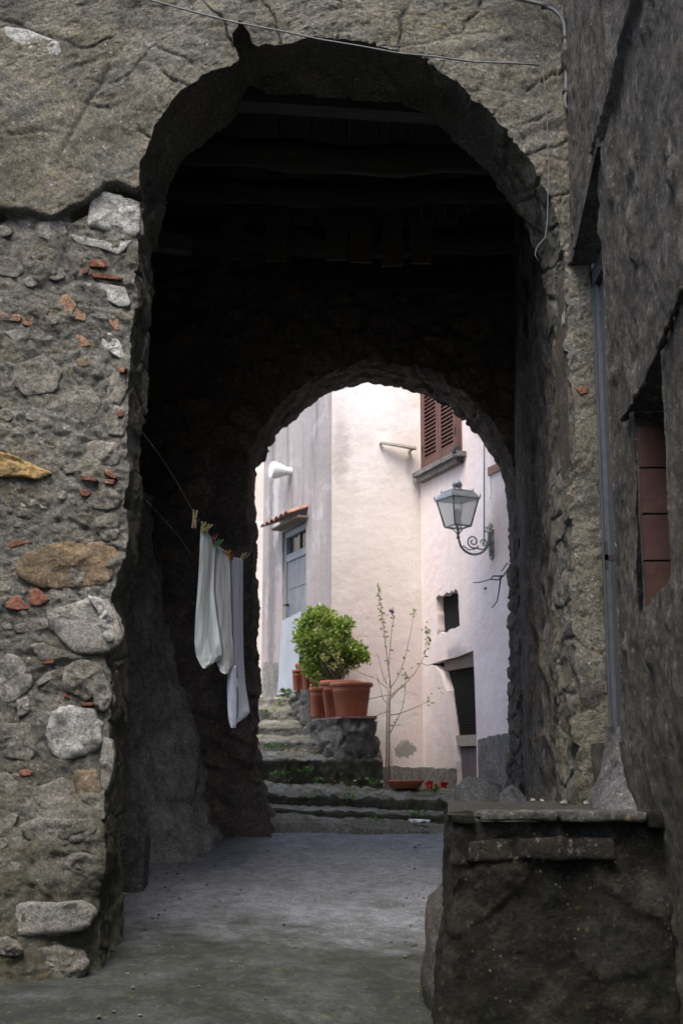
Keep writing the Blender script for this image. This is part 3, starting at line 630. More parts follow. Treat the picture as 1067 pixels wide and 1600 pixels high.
# side walls of the passage
def generic(amp=0.05, sc=(3, 3, 4.2), seed=31, amp2=0.02, base=0.03, big=0.04):
    def f(P):
        f1, f2, cid = worley((P + 0.06 * fbm(P * 3, 2, seed)[..., None]) * np.array(sc), seed); e = f2 - f1
        d = amp * ss(0, 0.25, e) * (0.2 + cid) + amp2 * fbm(P * 7, 4, seed + 1, 0.6) + big * fbm(P * 1.2, 3, seed + 2) + base * 0
        return d, {'cell': cid, 'edge': e}
    return f
P1 = quadgrid((-1.95, 7.4, 0.0), (-1.85, 11.3, 0.0), (-1.85, 11.3, 5.95), (-1.95, 7.4, 5.95), 0.04)
Q1, a1 = displaced(P1, generic(), True)
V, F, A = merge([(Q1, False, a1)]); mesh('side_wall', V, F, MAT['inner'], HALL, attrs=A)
P2 = quadgrid((1.29, 7.5, 0.0), (1.57, 11.3, 0.4), (1.57, 11.3, 5.95), (1.29, 7.5, 5.95), 0.03)
def rside(P):
    d, at = generic(0.045, (2.0, 2.0, 1.6), 41, 0.02, 0, 0.05)(P)
    return d * (0.25 + 0.75 * ss(10.6, 10.2, P[..., 1])), at
Q2, a2 = displaced(P2, rside, False)
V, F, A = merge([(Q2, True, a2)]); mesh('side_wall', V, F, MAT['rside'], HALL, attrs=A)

# battered foot of the left wall
nu, nv = 90, 110
zz = np.linspace(0.25, 3.6, nv)
base = np.array([(-2.0, 9.45), (-1.72, 9.9), (-1.58, 10.25), (-1.42, 10.3), (-1.2, 10.42), (-1.08, 10.75), (-1.02, 11.0), (-1.0, 11.3)])
top = np.array([(-2.15, 10.2), (-2.05, 10.5), (-1.96, 10.7), (-1.88, 10.75), (-1.80, 10.8), (-1.74, 10.9), (-1.70, 11.02), (-1.70, 11.3)])
bu = resample(base, np.linalg.norm(np.diff(base, axis=0), axis=1).sum() / (nu - 1) * 0.999)[:nu]; tu = resample(top, np.linalg.norm(np.diff(top, axis=0), axis=1).sum() / (nu - 1) * 0.999)[:nu]
nu = min(len(bu), len(tu)); bu, tu = smooth_poly(bu[:nu], 6), smooth_poly(tu[:nu], 6)
v = ((zz - 0.55) / 2.6); v = np.clip(v, -0.1, 1.0); vv = (1 - (1 - np.clip(v, 0, 1)) ** 1.1)[None, :, None]
PB = np.zeros((nu, nv, 3)); PB[..., :2] = bu[:, None, :] * (1 - vv) + tu[:, None, :] * vv; PB[..., 2] = zz[None, :]
def bdis(P):
    d = 0.05 * fbm(P * 2.2, 4, 61) + 0.02 * fbm(P * 9, 4, 62) + 0.03 * fbm(np.stack([P[..., 0] * 9 + P[..., 2] * 2, P[..., 1] * 3, P[..., 2] * 1.1], -1), 4, 66)
    f1, f2, cid = worley(P * 2.6, 63)
    d = d + 0.05 * ss(0.0, 0.2, f2 - f1) * cid + 0.16 * np.exp(-np.clip(P[..., 2] - 0.5, 0, 3) / 0.16) * ss(-1.75, -1.4, P[..., 0]) * ss(-1.02, -1.25, P[..., 0])
    return d, {'cell': cid, 'edge': f2 - f1}
QB, ab = displaced(PB, bdis, False)
V, F, A = merge([(QB, False, ab)]); mesh('battered_base', V, F, MAT['buttress'], HALL, attrs=A)

# upper masonry and roof (closes the passage above)

mb = MB(); mb.hexa([(-4.3,6.8,6.42),(2.3,6.8,6.42),(2.3,12.1,6.02),(-4.3,12.1,6.02),(-4.3,6.8,6.52),(2.3,6.8,6.52),(2.3,12.1,6.12),(-4.3,12.1,6.12)]); mb.done('roof', MAT['tile'], HALL)
for xx in (-2.75, 2.2):
    mb = MB(); mb.box(xx, xx + .15, 7.57, 11.94, -0.3, 6.03); mb.done('outer_wall', MAT['inner'], HALL)

# timber ceiling
CEIL = mesh('ceiling_boards', *(lambda m: (m.v, m.f))(MB()), MAT['plank'], HALL) if False else None
rnd = random.Random(4)
ceil = thing_c = bpy.data.objects.new('timber_ceiling', None); COL.objects.link(ceil); ceil.parent = HALL; ceil.location = Vector((0, 9.4, 5.8)) - HALL.location
x = -1.98; k = 0
while x < 1.7:
    wd = rnd.uniform(0.17, 0.27); mb = MB(); z = 5.80 + rnd.uniform(0, 0.03); sl = rnd.uniform(-.01, .01)
    mb.hexa([(x, 7.58, z), (x + wd - 0.012, 7.58, z), (x + wd - 0.012, 11.2, z + sl), (x, 11.2, z + sl), (x, 7.58, z + .03), (x + wd - .012, 7.58, z + .03), (x + wd - .012, 11.2, z + .03 + sl), (x, 11.2, z + .03 + sl)])
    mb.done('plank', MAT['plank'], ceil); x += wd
def beam(x0, y0, z0, x1, y1, z1, r, mat, square=True, name='beam'):
    mb = MB()
    if square:
        h = r; mb.hexa([(x0, y0 - h, z0 - h), (x1, y1 - h, z1 - h), (x1, y1 + h, z1 - h), (x0, y0 + h, z0 - h), (x0, y0 - h, z0 + h), (x1, y1 - h, z1 + h), (x1, y1 + h, z1 + h), (x0, y0 + h, z0 + h)])
        o = mb.done(name, mat, ceil)
    else:
        n = 24; pts = [Vector((x0, y0, z0)).lerp(Vector((x1, y1, z1)), i / n) + Vector((0, 0.03 * math.sin(i * .5), 0.03 * math.sin(i * .33 + 1))) for i in range(n + 1)]
        mb.tube(pts, [r * (1 + 0.12 * math.sin(i * 1.3)) for i in range(n + 1)], 12); o = mb.done(name, mat, ceil, True)
    return o
beam(-1.9, 7.85, 5.72, 1.6, 8.0, 5.55, 0.075, MAT['beamlit']); beam(-1.9, 8.5, 5.62, 1.6, 8.6, 5.5, 0.11, MAT['beam'], False)
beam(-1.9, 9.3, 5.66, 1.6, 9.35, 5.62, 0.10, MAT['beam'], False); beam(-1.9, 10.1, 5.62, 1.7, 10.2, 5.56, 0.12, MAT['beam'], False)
beam(-1.6, 9.0, 5.12, -1.12, 9.0, 5.05, 0.06, MAT['beamlit']); beam(-0.35, 10.9, 5.52, 1.5, 10.9, 5.50, 0.07, MAT['beam'], True)
for xx, zz_ in ((-0.12, 5.35), (0.07, 5.33), (0.32, 5.3), (0.55, 5.32), (-0.95, 5.36), (-0.6, 5.34)):
    mb = MB(); mb.box(xx, xx + 0.17, 9.62, 9.645, zz_ - 0.15, 5.8); mb.done('hanging_board', MAT['plank'], ceil)
for (cx_, cy_) in ((668, 350), (706, 350), (735, 330)):      # looped cords hanging from the planks
    p = W(cx_, cy_, 9.4); mb = MB()
    mb.tube([p + Vector((-0.05, 0, 0.32)), p + Vector((-0.05, 0, 0.08)), p + Vector((-0.025, 0, 0)), p + Vector((0.03, 0, 0.01)), p + Vector((0.06, 0, 0.12)), p + Vector((0.08, 0, 0.34))], 0.006, 6); mb.done('cord_loop', MAT['cable'], ceil, True)

# ------------------------------------------------------------------ right house along the lane
RH = thing('lane_house', 'dark streaky rendered house wall on the right with a steel door and tiled niche', 'building', (1.6, 5.5, 0))
XW = 1.32
def rw(P):
    Y, Z = P[..., 1], P[..., 2]
    st = np.stack([P[..., 0] * 5, Y * 5, Z * 3.2], -1)
    d = 0.018 * fbm(P * 1.2, 3, 71) + 0.005 * fbm(st, 5, 72, 0.6) + 0.004 * fbm(P * 16, 4, 73, 0.65) - 0.025 * ss(0.62, 0.9, fbm(np.stack([P[..., 0], Y * 5, Z * 2.2], -1), 3, 74))
    zl = 4.03 + 0.27 * (7 - Y) + 0.03 + 0.01 * fbm(P * 4, 2, 75)
    d -= 0.05 * np.exp(-((Z - zl) / 0.03) ** 2) * (Y < 6.05)
    d += 0.05 * ss(1.4, 0.6, Z)
    return d, {'cell': 0.5 + 0 * Z, 'edge': 1 + 0 * Z}
def rpiece(y0, y1, za0, za1, zb0, zb1, step):     # corners (y0:za0..za1) (y1:zb0..zb1)
    P = quadgrid((XW, y0, za0), (XW, y1, zb0), (XW, y1, zb1), (XW, y0, za1), step)
    Q, a = displaced(P, rw, False); return (Q, True, a)
dz_ = lambda y: 4.03 + 0.22 * (7 - y)
pieces = [rpiece(6.12, 7.15, dz_(6.12) + .02, 8.9, dz_(7.15) + .02, 8.9, 0.02), rpiece(5.66, 6.12, -0.3, 8.9, -0.3, 8.9, 0.018),
          rpiece(5.08, 5.66, 2.98, 8.9, 2.84, 8.9, 0.018), rpiece(5.08, 5.66, -0.3, 1.98, -0.3, 1.90, 0.018), rpiece(4.0, 5.08, -0.3, 8.9, -0.3, 8.9, 0.018),
          rpiece(6.12, 7.15, -0.3, 1.36, -0.3, 1.36, 0.02), rpiece(-9.0, 4.0, -0.3, 8.9, -0.3, 8.9, 0.12)]  # last piece runs unseen behind the camera, added to shade the lane
# reveals of door recess and niche
def rev(p00, p10, p11, p01, flip):
    P = quadgrid(p00, p10, p11, p01, 0.02); a = {'cell': np.full(P.shape[:2], .5), 'edge': np.full(P.shape[:2], 1.)}
    P = P + 0.004 * fbm(P * 12, 3, 5)[..., None]; return (P, flip, a)
pieces += [rev((XW + .02, 5.665, 1.88), (XW + .36, 5.665, 1.88), (XW + .36, 5.665, 2.86), (XW + .02, 5.665, 2.86), True), rev((XW + .0, 5.08, 1.9), (XW + .36, 5.08, 1.9), (XW + .36, 5.08, 3.0), (XW + .0, 5.08, 3.0), False),
           rev((XW, 5.08, 1.97), (XW + .36, 5.08, 1.97), (XW + .36, 5.66, 1.90), (XW, 5.66, 1.90), False), rev((XW, 5.08, 2.97), (XW + .36, 5.08, 2.97), (XW + .36, 5.66, 2.84), (XW, 5.66, 2.84), True),
           rev((XW + .0, 6.12, 1.36), (XW + .2, 6.12, 1.36), (XW + .2, 6.12, 4.25), (XW + .0, 6.12, 4.25), False)]
V, F, A = merge(pieces); RWALL = mesh('wall', V, F, MAT['rwall'], RH, attrs=A)
mb = MB(); mb.box(XW + .35, XW + .45, 5.0, 5.75, 1.85, 3.05); mb.done('niche_back', MAT['dark'], RH)
mb = MB(); mb.box(XW - .15, XW + 3.5, -9, 7.3, 8.9, 9.05); mb.done('roof', MAT['tile'], RH)
# red clay blocks lining the far side of the niche
for k in range(4):
    z0 = 1.93 + k * 0.212; mb = MB(); mb.box(XW + .025, XW + .33, 5.61, 5.655, z0, z0 + 0.203 - (0.02 if k == 3 else 0)); mb.done('clay_block', MAT['brickcol'], RH)
mb = MB(); mb.box(XW + .03, XW + .33, 5.640, 5.6605, 1.9, 2.80); mb.done('mortar_bed', MAT['slab'], RH)
# steel door, frame, canopy
mb = MB()
mb.box(XW + 0.105, XW + 0.165, 6.90, 6.975, 1.36, 4.06); mb.box(XW + 0.105, XW + 0.16, 6.14, 6.20, 1.36, 4.2); mb.box(XW + 0.105, XW + 0.16, 6.14, 6.975, 3.92, 4.02)
mb.done('door_frame', MAT['alu'], RH)
mb = MB(); mb.box(XW + 0.135, XW + 0.165, 6.20, 6.90, 1.38, 3.92); mb.box(XW + 0.11, XW + 0.134, 6.84, 6.895, 1.38, 3.92)
door = mb.done('door', MAT['alu'], RH)
mb = MB(); mb.box(XW + 0.06, XW + 0.135, 6.62, 6.645, 2.30, 2.33); mb.box(XW + 0.06, XW + 0.075, 6.62, 6.645, 2.25, 2.40); mb.box(XW + 0.12, XW + 0.134, 6.60, 6.66, 2.22, 2.44); mb.done('handle', MAT['black_metal'], door)
mb = MB()
for (a, b, c_, d_) in ((1.275, 7.06, 5.92, 0.075),):
    za, zb = 4.03, 4.03 + .22 * (7.06 - 5.92)
    mb.hexa([(a + .045, b, za), (XW + .17, b, za), (XW + .17, c_, zb), (a, c_, zb), (a + .045, b, za + d_), (XW + .17, b, za + d_), (XW + .17, c_, zb + d_), (a, c_, zb + d_)][0:8])
mb.done('canopy_slab', MAT['slab'], RH)
# broken plaster lip over the niche
pts = [(968, 658), (985, 632), (1002, 600), (1018, 565), (1034, 528), (1052, 480), (1067, 440)]
mb = MB(); pp = []; jr0 = random.Random(3)
for (a, b) in pts:
    s_, z_ = WP(a, b, (XW - 0.02, 0), (0, 1)); pp.append(Vector((XW - 0.012, s_, z_)))
pp = [pp[int(k / 6)].lerp(pp[int(k / 6) + 1], (k % 6) / 6) + Vector((0, jr0.uniform(-.006, .006), jr0.uniform(-.008, .008))) for k in range(36)]
mb.tube(pp, [0.006 + 0.016 * abs(math.sin(k * .9)) * jr0.uniform(.4, 1) for k in range(36)], 7); o = mb.done('plaster_lip', MAT['rpier'], RH, True)
# right pier face, built of beige tuff (belongs to the passage building)
P = quadgrid((1.285, 7.0, 0.0), (1.50, 7.0, 0.0), (1.50, 7.0, 4.02), (1.27, 7.0, 4.02), 0.016)
def pier_d(P):
    f1, f2, cid = worley(P * np.array([3.0, 3, 4.4]), 77); e = f2 - f1
    return 0.045 + 0.015 * ss(0.0, 0.15, e) * cid + 0.009 * fbm(P * 8, 4, 78, .6) + 0.02 * fbm(P * 2.4, 3, 79), {'cell': cid, 'edge': e}
Q, a = displaced(P, pier_d, False); Q2_ = Q[:1].repeat(12, 0).copy(); Q2_[:, :, 1] += np.linspace(0, 0.35, 12)[:, None]; Q2_[:, :, 0] -= 0.0
V, F, A = merge([(Q, False, a), (Q2_, True, {k: a[k][:1].repeat(12, 0) for k in a})]); mesh('pier_face', V, F, MAT['rpier'], HALL, attrs=A)
o = stone([(896, 610), (905, 605), (917, 608), (919, 617), (905, 620)], MS['r'], 0.05, HALL, 'tile_fragment', 0.5, 6.96)
stone([(880, 486), (890, 474), (910, 488), (914, 500), (890, 510), (880, 505)], MS['w'], 0.03, HALL, 'plaster_patch', 1, 6.96)
# cement lump at the door foot
def blob(name, c, r, mat, parent=None, seed=1, amp=0.18, freq=1.4, label=None, cat=None, n=(40, 26), kindbase=True, group=None, flat=0.0):
    u = np.linspace(0, 2 * np.pi, n[0] + 1)[:-1]; v_ = np.linspace(0.001, np.pi - 0.001, n[1])
    U, V_ = np.meshgrid(u, v_, indexing='ij'); D = np.stack([np.cos(U) * np.sin(V_), np.sin(U) * np.sin(V_), np.cos(V_)], -1)
    q = np.sign(D) * np.abs(D) ** (1 - flat)
    rr = 1 + amp * fbm(D * freq + seed * 3.1, 5, seed, 0.55)
    P = q * np.array(r) * rr[..., None] + np.array(c)
    P = np.concatenate([P, P[:1]], 0); f = grid_faces(P.shape[0], P.shape[1], True)
    o = mesh(name, P.reshape(-1, 3), f, mat, parent, base=None if parent is not None else (c[0], c[1], c[2] - r[2] * 0.9))
    if label: tag(o, label, cat, group)
    return o
MS['c'] = m_masonry('smooth_cement', (0.075, 0.077, 0.08), (0.05, 0.052, 0.053), (0.10, 0.102, 0.105), lichen=0, bump=0.4, streak=0.3)
nu, nv = 50, 40; u = np.linspace(0, 1, nu)[:, None]; v_ = np.linspace(0, 1, nv)[None, :]
an = np.pi * (0.42 + 1.1 * u); rr_ = 0.035 + 0.13 * (1 - v_) ** 1.8; P = np.zeros((nu, nv, 3))
P[..., 0] = XW + 0.05 + rr_ * 1.25 * np.cos(an) + 0 * v_; P[..., 1] = 6.72 + 0.10 * v_ - rr_ * 2.1 * np.sin(an - np.pi * 0.5 + np.pi * .5) * 1.0; P[..., 1] = 6.70 + 0.12 * v_ + rr_ * 1.7 * np.sin(an + np.pi); P[..., 2] = 1.0 + 0.43 * v_ + 0 * u
aa = np.pi * u; P[..., 1] = 6.36 - rr_ * 3.0 * np.cos(aa); P[..., 0] = XW + 0.02 - rr_ * 1.05 * np.sin(aa)
Q, a = displaced(P, lambda p: (0.014 * fbm(p * 6, 5, 5), {}), False); V, F, A = merge([(Q, False, {})]); mesh('cement_fillet', V, F, MS['c'], RH)

# ------------------------------------------------------------------ masonry bench in the foreground
BN = thing('masonry_bench', 'dark mossy masonry block with stone slabs on top at the foot of the right wall', 'masonry bench', (0.9, 6.2, -0.1))
BZ, BY0, BY1, BX0, BX1 = 1.045, 5.5, 7.3, 0.455, 1.33
def bd(P):
    f1, f2, cid = worley((P + 0.08 * fbm(P * 2.5, 3, 5)[..., None]) * np.array([3.2, 3.2, 3.6]), 82); e = f2 - f1
    return 0.02 * ss(0.0, 0.2, e) * (cid - .15) + 0.014 * fbm(P * 6, 6, 83, .62) + 0.05 * ss(0.9, 0.1, P[..., 2]) + 0.03 * fbm(P * 1.5, 2, 85), {'cell': cid, 'edge': e}
BXB = 0.60
Pf = quadgrid((BX0 - .05, BY0 + .04, -0.3), (BX1 + .05, BY0 + .04, -0.3), (BX1 + .05, BY0 + .04, BZ - .03), (BX0 + .01, BY0 + .04, BZ - .03), 0.014)
Pl = quadgrid((BXB - .05, BY1, -0.3), (BX0 - .05, BY0 + .04, -0.3), (BX0 + .01, BY0 + .04, BZ - .03), (BXB, BY1, BZ - .03), 0.02)
Qf, af = displaced(Pf, bd); Ql, al = displaced(Pl, bd)
# weld the vertical corner and round it
cm = (Qf[0] + Ql[-1, :Qf.shape[1]]) / 2 if Ql.shape[1] == Qf.shape[1] else Qf[0]
m = Qf.shape[1]; ld = Ql[:, np.linspace(0, Ql.shape[1] - 1, m).round().astype(int)]; lat = {k: al[k][:, np.linspace(0, Ql.shape[1] - 1, m).round().astype(int)] for k in al}
cm = (Qf[0] + ld[-1]) / 2 + np.array([0.012, 0.012, 0]); Qf[0] = cm; ld[-1] = cm
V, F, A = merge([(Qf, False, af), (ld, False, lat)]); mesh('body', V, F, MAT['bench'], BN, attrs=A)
MAT['benchtop'] = mossy('dark_slab_top', (0.05, 0.054, 0.054), (0.032, 0.034, 0.033), (0.035, 0.037, 0.025), 0.2)
Pt = quadgrid((BX0 - .01, BY0 + .02, BZ), (BX1 + .03, BY0 + .02, BZ), (BX1 + .03, BY1, BZ), (BXB - .01, BY1, BZ), 0.02)
Qt, _ = displaced(Pt, lambda p: (0.010 * fbm(p * 3, 4, 15) + 0.004 * fbm(p * 14, 3, 16), {})); V, F, A = merge([(Qt, False, {})])
mesh('bench_top', V, F, MAT['benchtop'], BN)
def rbox(name, x0, x1, y0, y1, z0, z1, mat, parent, seed=1, amp=0.006, step=0.015, base=None, r=0.01):
    """box of subdivided, slightly eroded faces"""
    nx, ny, nz = [max(3, int((b - a) / step) + 1) for a, b in ((x0, x1), (y0, y1), (z0, z1))]
    mb = {}; V = []; F = []
    def idx(i, j, k):
        key = (i, j, k)
        if key not in mb:
            mb[key] = len(V); V.append((x0 + (x1 - x0) * i / nx, y0 + (y1 - y0) * j / ny, z0 + (z1 - z0) * k / nz))
        return mb[key]
    for i in range(nx):
        for j in range(ny):
            F.append((idx(i, j, 0), idx(i, j + 1, 0), idx(i + 1, j + 1, 0), idx(i + 1, j, 0))); F.append((idx(i, j, nz), idx(i + 1, j, nz), idx(i + 1, j + 1, nz), idx(i, j + 1, nz)))
    for i in range(nx):
        for k in range(nz):
            F.append((idx(i, 0, k), idx(i + 1, 0, k), idx(i + 1, 0, k + 1), idx(i, 0, k + 1))); F.append((idx(i, ny, k), idx(i, ny, k + 1), idx(i + 1, ny, k + 1), idx(i + 1, ny, k)))
    for j in range(ny):
        for k in range(nz):
            F.append((idx(0, j, k), idx(0, j, k + 1), idx(0, j + 1, k + 1), idx(0, j + 1, k))); F.append((idx(nx, j, k), idx(nx, j + 1, k), idx(nx, j + 1, k + 1), idx(nx, j, k + 1)))
    V = np.array(V); lo, hi = np.array([x0, y0, z0]), np.array([x1, y1, z1])
    inn = np.clip(V, lo + r, hi - r); dd = V - inn; L = np.linalg.norm(dd, axis=1, keepdims=True); V = np.where(L > 1e-6, inn + dd / np.maximum(L, 1e-6) * r, V)
    c = (lo + hi) / 2; o = V - c; V = V + np.sign(o) * (np.abs(o) / ((hi - lo) / 2) > 0.8) * (amp * fbm(V * 9, 4, seed)[:, None] - amp * 0.6 * np.clip(fbm(V * 4, 2, seed + 9), 0, 1)[:, None])
    return mesh(name, V, F, mat, parent, base=base)
rbox('top_slab', 0.575, 0.90, BY0 - .02, BY0 + .22, BZ - .028, BZ + .014, MAT['slab'], BN, 3)
rbox('top_slab', 0.912, 1.275, BY0 - .025, BY0 + .24, BZ - .03, BZ + .013, MAT['slab'], BN, 7)
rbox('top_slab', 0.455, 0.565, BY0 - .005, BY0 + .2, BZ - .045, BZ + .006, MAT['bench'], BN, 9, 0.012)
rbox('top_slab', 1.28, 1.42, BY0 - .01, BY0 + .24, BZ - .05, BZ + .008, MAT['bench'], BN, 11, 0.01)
rbox('brick', 0.53, 0.715, BY0 + .016, BY0 + .1, 0.855, 0.942, MAT['brick'], BN, 5); rbox('brick', 0.735, 1.14, BY0 + .012, BY0 + .1, 0.86, 0.95, MAT['brick'], BN, 6)
for i, (x_, y_, r_) in enumerate(((0.46, 5.62, .02), (1.02, 7.0, .014), (1.05, 6.9, .012), (1.1, 6.5, .016), (1.19, 6.4, .014))):
    if i: blob('pebble', (x_, y_, BZ + 0.02), (r_, r_, r_ * .7), MS['w'], None, i + 40, label=['', 'white pebble on the bench top, leftmost of four', 'small white pebble second from left on the bench top', 'larger white pebble near right end of the bench top', 'white pebble at right end of the bench top'][i], cat='pebble', group='pebbles on the bench top', n=(14, 10))

# boulder between bench and passage floor, stones behind the bench
blob('boulder', (0.61, 6.75, 0.22), (0.21, 0.36, 0.44), MAT['boulder'], None, 6, 0.10, 1.6, 'rounded grey boulder against left side of the mossy bench', 'boulder', flat=0.1)
blob('stone', (1.17, 11.05, 0.86), (0.22, 0.2, 0.26), MS['p'], None, 5, 0.16, 1.2, 'pale topped rock behind the bench at the foot of the rear arch', 'rock', flat=0.25)
blob('stone', (1.42, 10.9, 0.84), (0.16, 0.2, 0.24), MAT['buttress'], None, 8, 0.2, 1.4, 'darker brown rock right of the pale rock behind the bench', 'rock')
rbox('concrete_block', -1.98, -1.365, 9.15, 9.45, 0.25, 0.77, MS['c'], None, 4, 0.004, 0.03, base=(-1.7, 9.3, 0.3))
tag(bpy.data.objects['concrete_block'], 'plain grey concrete block just behind the left pier', 'concrete block')

# ------------------------------------------------------------------ stairs beyond the rear arch
ST_ = bpy.data.objects.new('stone_stairs', None); COL.objects.link(ST_); ST_.location = (0, 12, 0.6); tag(ST_, kind='structure')
def stn(p, seed):
    f1, f2, c_ = worley((p + .05 * fbm(p * 4, 2, seed)[..., None]) * np.array([2.6, 3.5, 5.0]), seed); return ss(0, .12, f2 - f1) * (.3 + c_)
def step(x0, x1, yf, yb, zf, zb, zl, zr_drop=0.0, matr='stepmoss', matt='tread', seed=1, skew=0.0, amp=0.02, name='step'):
    prof = [(yf + .02, zl)] + [(yf + .02 + 0.0 * i, zl + (zf - zl - .03) * i / 8) for i in range(1, 9)] + [(yf + .015, zf - .015), (yf + .035, zf)]
    nb = len(prof); nt_ = max(4, int((yb - yf) / 0.025)); prof += [(yf + .035 + (yb - yf - .035) * i / nt_, zf + (zb - zf) * i / nt_) for i in range(1, nt_ + 1)]
    xs = np.linspace(x0, x1, int((x1 - x0) / 0.02) + 2); P = np.zeros((len(xs), len(prof), 3))
    for i, x_ in enumerate(xs):
        f = (x_ - x0) / (x1 - x0); dr = zr_drop * f
        for j, (y_, z_) in enumerate(prof): P[i, j] = (x_, y_ + skew * f + 0.05 * math.sin(f * 5 + seed) + 0.02 * math.sin(f * 17 + seed * 2), z_ - (dr if j > 0 else dr * 0))
    Q, _ = displaced(P, lambda p: (amp * (.35 * fbm(p * 2.2, 3, seed) + .4 * fbm(p * 12, 5, seed + 3, .7) + .5 * ss(.0, .5, fbm(p * 14, 3, seed + 4))) + .012 * stn(p, seed), {}), False)
    o = mesh(name, Q.reshape(-1, 3), grid_faces(*Q.shape[:2]), [MAT[matr], MAT[matt]], ST_)
    n1 = Q.shape[1] - 1; mi = [(1 if (k % n1) >= nb - 1 else 0) for k in range(len(o.data.polygons))]; o.data.polygons.foreach_set('material_index', mi)
    return o
step(-1.25, 1.62, 11.50, 12.15, 0.795, 0.86, 0.55, 0.17, 'step', 'tread', 1, 0.0)
step(-1.30, 1.62, 12.02, 12.5, 0.885, 0.92, 0.7, 0.14, 'stepmoss', 'tread', 2)
step(-1.35, 1.75, 12.38, 13.4, 1.005, 1.10, 0.8, 0.14, 'stepmoss', 'tread', 3, 0.0, 0.035)
step(-1.5, 2.0, 13.3, 18.0, 1.06, 1.06, 0.9, 0.13, 'stepmoss', 'tread', 33, 0.0, 0.02)
step(-1.6, 0.42, 13.2, 13.95, 1.31, 1.39, 1.0, 0.02, 'stepmoss', 'tread', 4, 0.0, 0.035)
step(-1.8, 0.05, 13.82, 14.5, 1.49, 1.58, 1.3, 0.0, 'step', 'tread', 5)
step(-1.9, -0.2, 14.38, 15.0, 1.66, 1.76, 1.5, 0.0, 'step', 'tread', 6)
step(-2.0, -0.4, 14.9, 15.5, 1.85, 1.93, 1.7, 0.0, 'step', 'tread', 7)
step(-2.4, -0.4, 15.42, 19.5, 2.02, 2.2, 1.85, 0.0, 'step', 'tread', 8)

# ------------------------------------------------------------------ far house
C1 = Vector((W(518, 950, 14.4).x, 14.4)); C2 = Vector((W(658, 900, 14.8).x, 14.8))
class Facet:
    def __init__(s, A, B):
        s.A = (A[0], A[1]); d = Vector((B[0] - A[0], B[1] - A[1])); s.L = d.length; d.normalize(); s.D = (d.x, d.y); s.N = (d.y, -d.x)
        if s.N[1] > 0: s.N = (-d.y, d.x)
    def pt(s, a, z, o=0.0): return Vector((s.A[0] + s.D[0] * a + s.N[0] * o, s.A[1] + s.D[1] * a + s.N[1] * o, z))
    def px(s, x, y): return WP(x, y, s.A, s.D)
    def box(s, mb, a0, a1, z0, z1, o0, o1):
        q = [s.pt(a0, z0, o1), s.pt(a1, z0, o1), s.pt(a1, z0, o0), s.pt(a0, z0, o0)]; t_ = [p + Vector((0, 0, z1 - z0)) for p in q]; mb.hexa(q + t_)
    def poly(s, mb, pts, o0, o1):           # prism of facet polygon from o0 to o1
        n = len(pts); A_ = [s.pt(a, z, o0) for a, z in pts]; B_ = [s.pt(a, z, o1) for a, z in pts]
        mb.add(A_ + B_, [tuple(range(n))[::-1], tuple(range(n, 2 * n))] + [(i, (i + 1) % n, (i + 1) % n + n, i + n) for i in range(n)])
    def wall(s, mb, outer, holes, depth):
        loops = [[Vector((a, z, 0)) for a, z in outer]] + [[Vector((a, z, 0)) for a, z in h] for h, _ in holes]
        tr = tessellate_polygon(loops); flat = [p for l in loops for p in l]
        mb.add([s.pt(p.x, p.y) for p in flat], [tuple(t_) for t_ in tr])
        for h, dpt in holes:
            n = len(h); cx_ = sum(p[0] for p in h) / n
            mb.add([s.pt(a, z) for a, z in h] + [s.pt(a, z, -dpt) for a, z in h], [(i, (i + 1) % n, (i + 1) % n + n, i + n) for i in range(n)])
FL = Facet(C1, (C1.x - 0.395 * 2.35, C1.y + 2.35)); FC = Facet(C1, C2); FR = Facet(C2, (C2.x + 0.367 * 2.65, C2.y - 2.65))
FH = thing('plastered_house', 'pale pink and cream plastered house beyond the passage with brown shutters and grey door', 'building', (C2.x, C2.y, 1.0))
pl = lambda F_, x, y: F_.pt(*F_.px(x, y))
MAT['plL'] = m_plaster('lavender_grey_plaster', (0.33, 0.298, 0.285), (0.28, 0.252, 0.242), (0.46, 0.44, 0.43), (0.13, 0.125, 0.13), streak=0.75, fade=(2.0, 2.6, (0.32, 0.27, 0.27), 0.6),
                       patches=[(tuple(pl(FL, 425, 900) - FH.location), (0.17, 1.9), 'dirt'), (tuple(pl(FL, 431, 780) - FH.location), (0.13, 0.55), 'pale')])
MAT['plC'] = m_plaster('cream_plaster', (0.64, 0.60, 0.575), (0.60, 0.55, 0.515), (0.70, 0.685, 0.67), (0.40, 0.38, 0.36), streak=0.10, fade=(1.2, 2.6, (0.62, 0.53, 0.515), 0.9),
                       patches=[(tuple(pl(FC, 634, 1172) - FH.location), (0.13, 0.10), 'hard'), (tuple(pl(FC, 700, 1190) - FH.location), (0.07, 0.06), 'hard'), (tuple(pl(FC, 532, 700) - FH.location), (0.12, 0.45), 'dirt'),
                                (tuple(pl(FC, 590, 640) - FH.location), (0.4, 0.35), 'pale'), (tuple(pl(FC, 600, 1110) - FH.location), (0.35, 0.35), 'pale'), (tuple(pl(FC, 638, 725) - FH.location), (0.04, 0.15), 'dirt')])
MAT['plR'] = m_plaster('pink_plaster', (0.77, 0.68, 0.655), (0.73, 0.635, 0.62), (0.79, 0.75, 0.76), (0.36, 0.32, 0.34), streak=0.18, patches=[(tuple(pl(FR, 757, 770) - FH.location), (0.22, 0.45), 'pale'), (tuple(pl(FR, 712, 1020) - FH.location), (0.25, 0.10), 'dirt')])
MAT['dado'] = m_masonry('rough_grey_render', (0.22, 0.21, 0.20), (0.17, 0.163, 0.155), (0.27, 0.26, 0.25), lichen=0, bump=0.8)
HT = 6.0; Z0 = 0.6
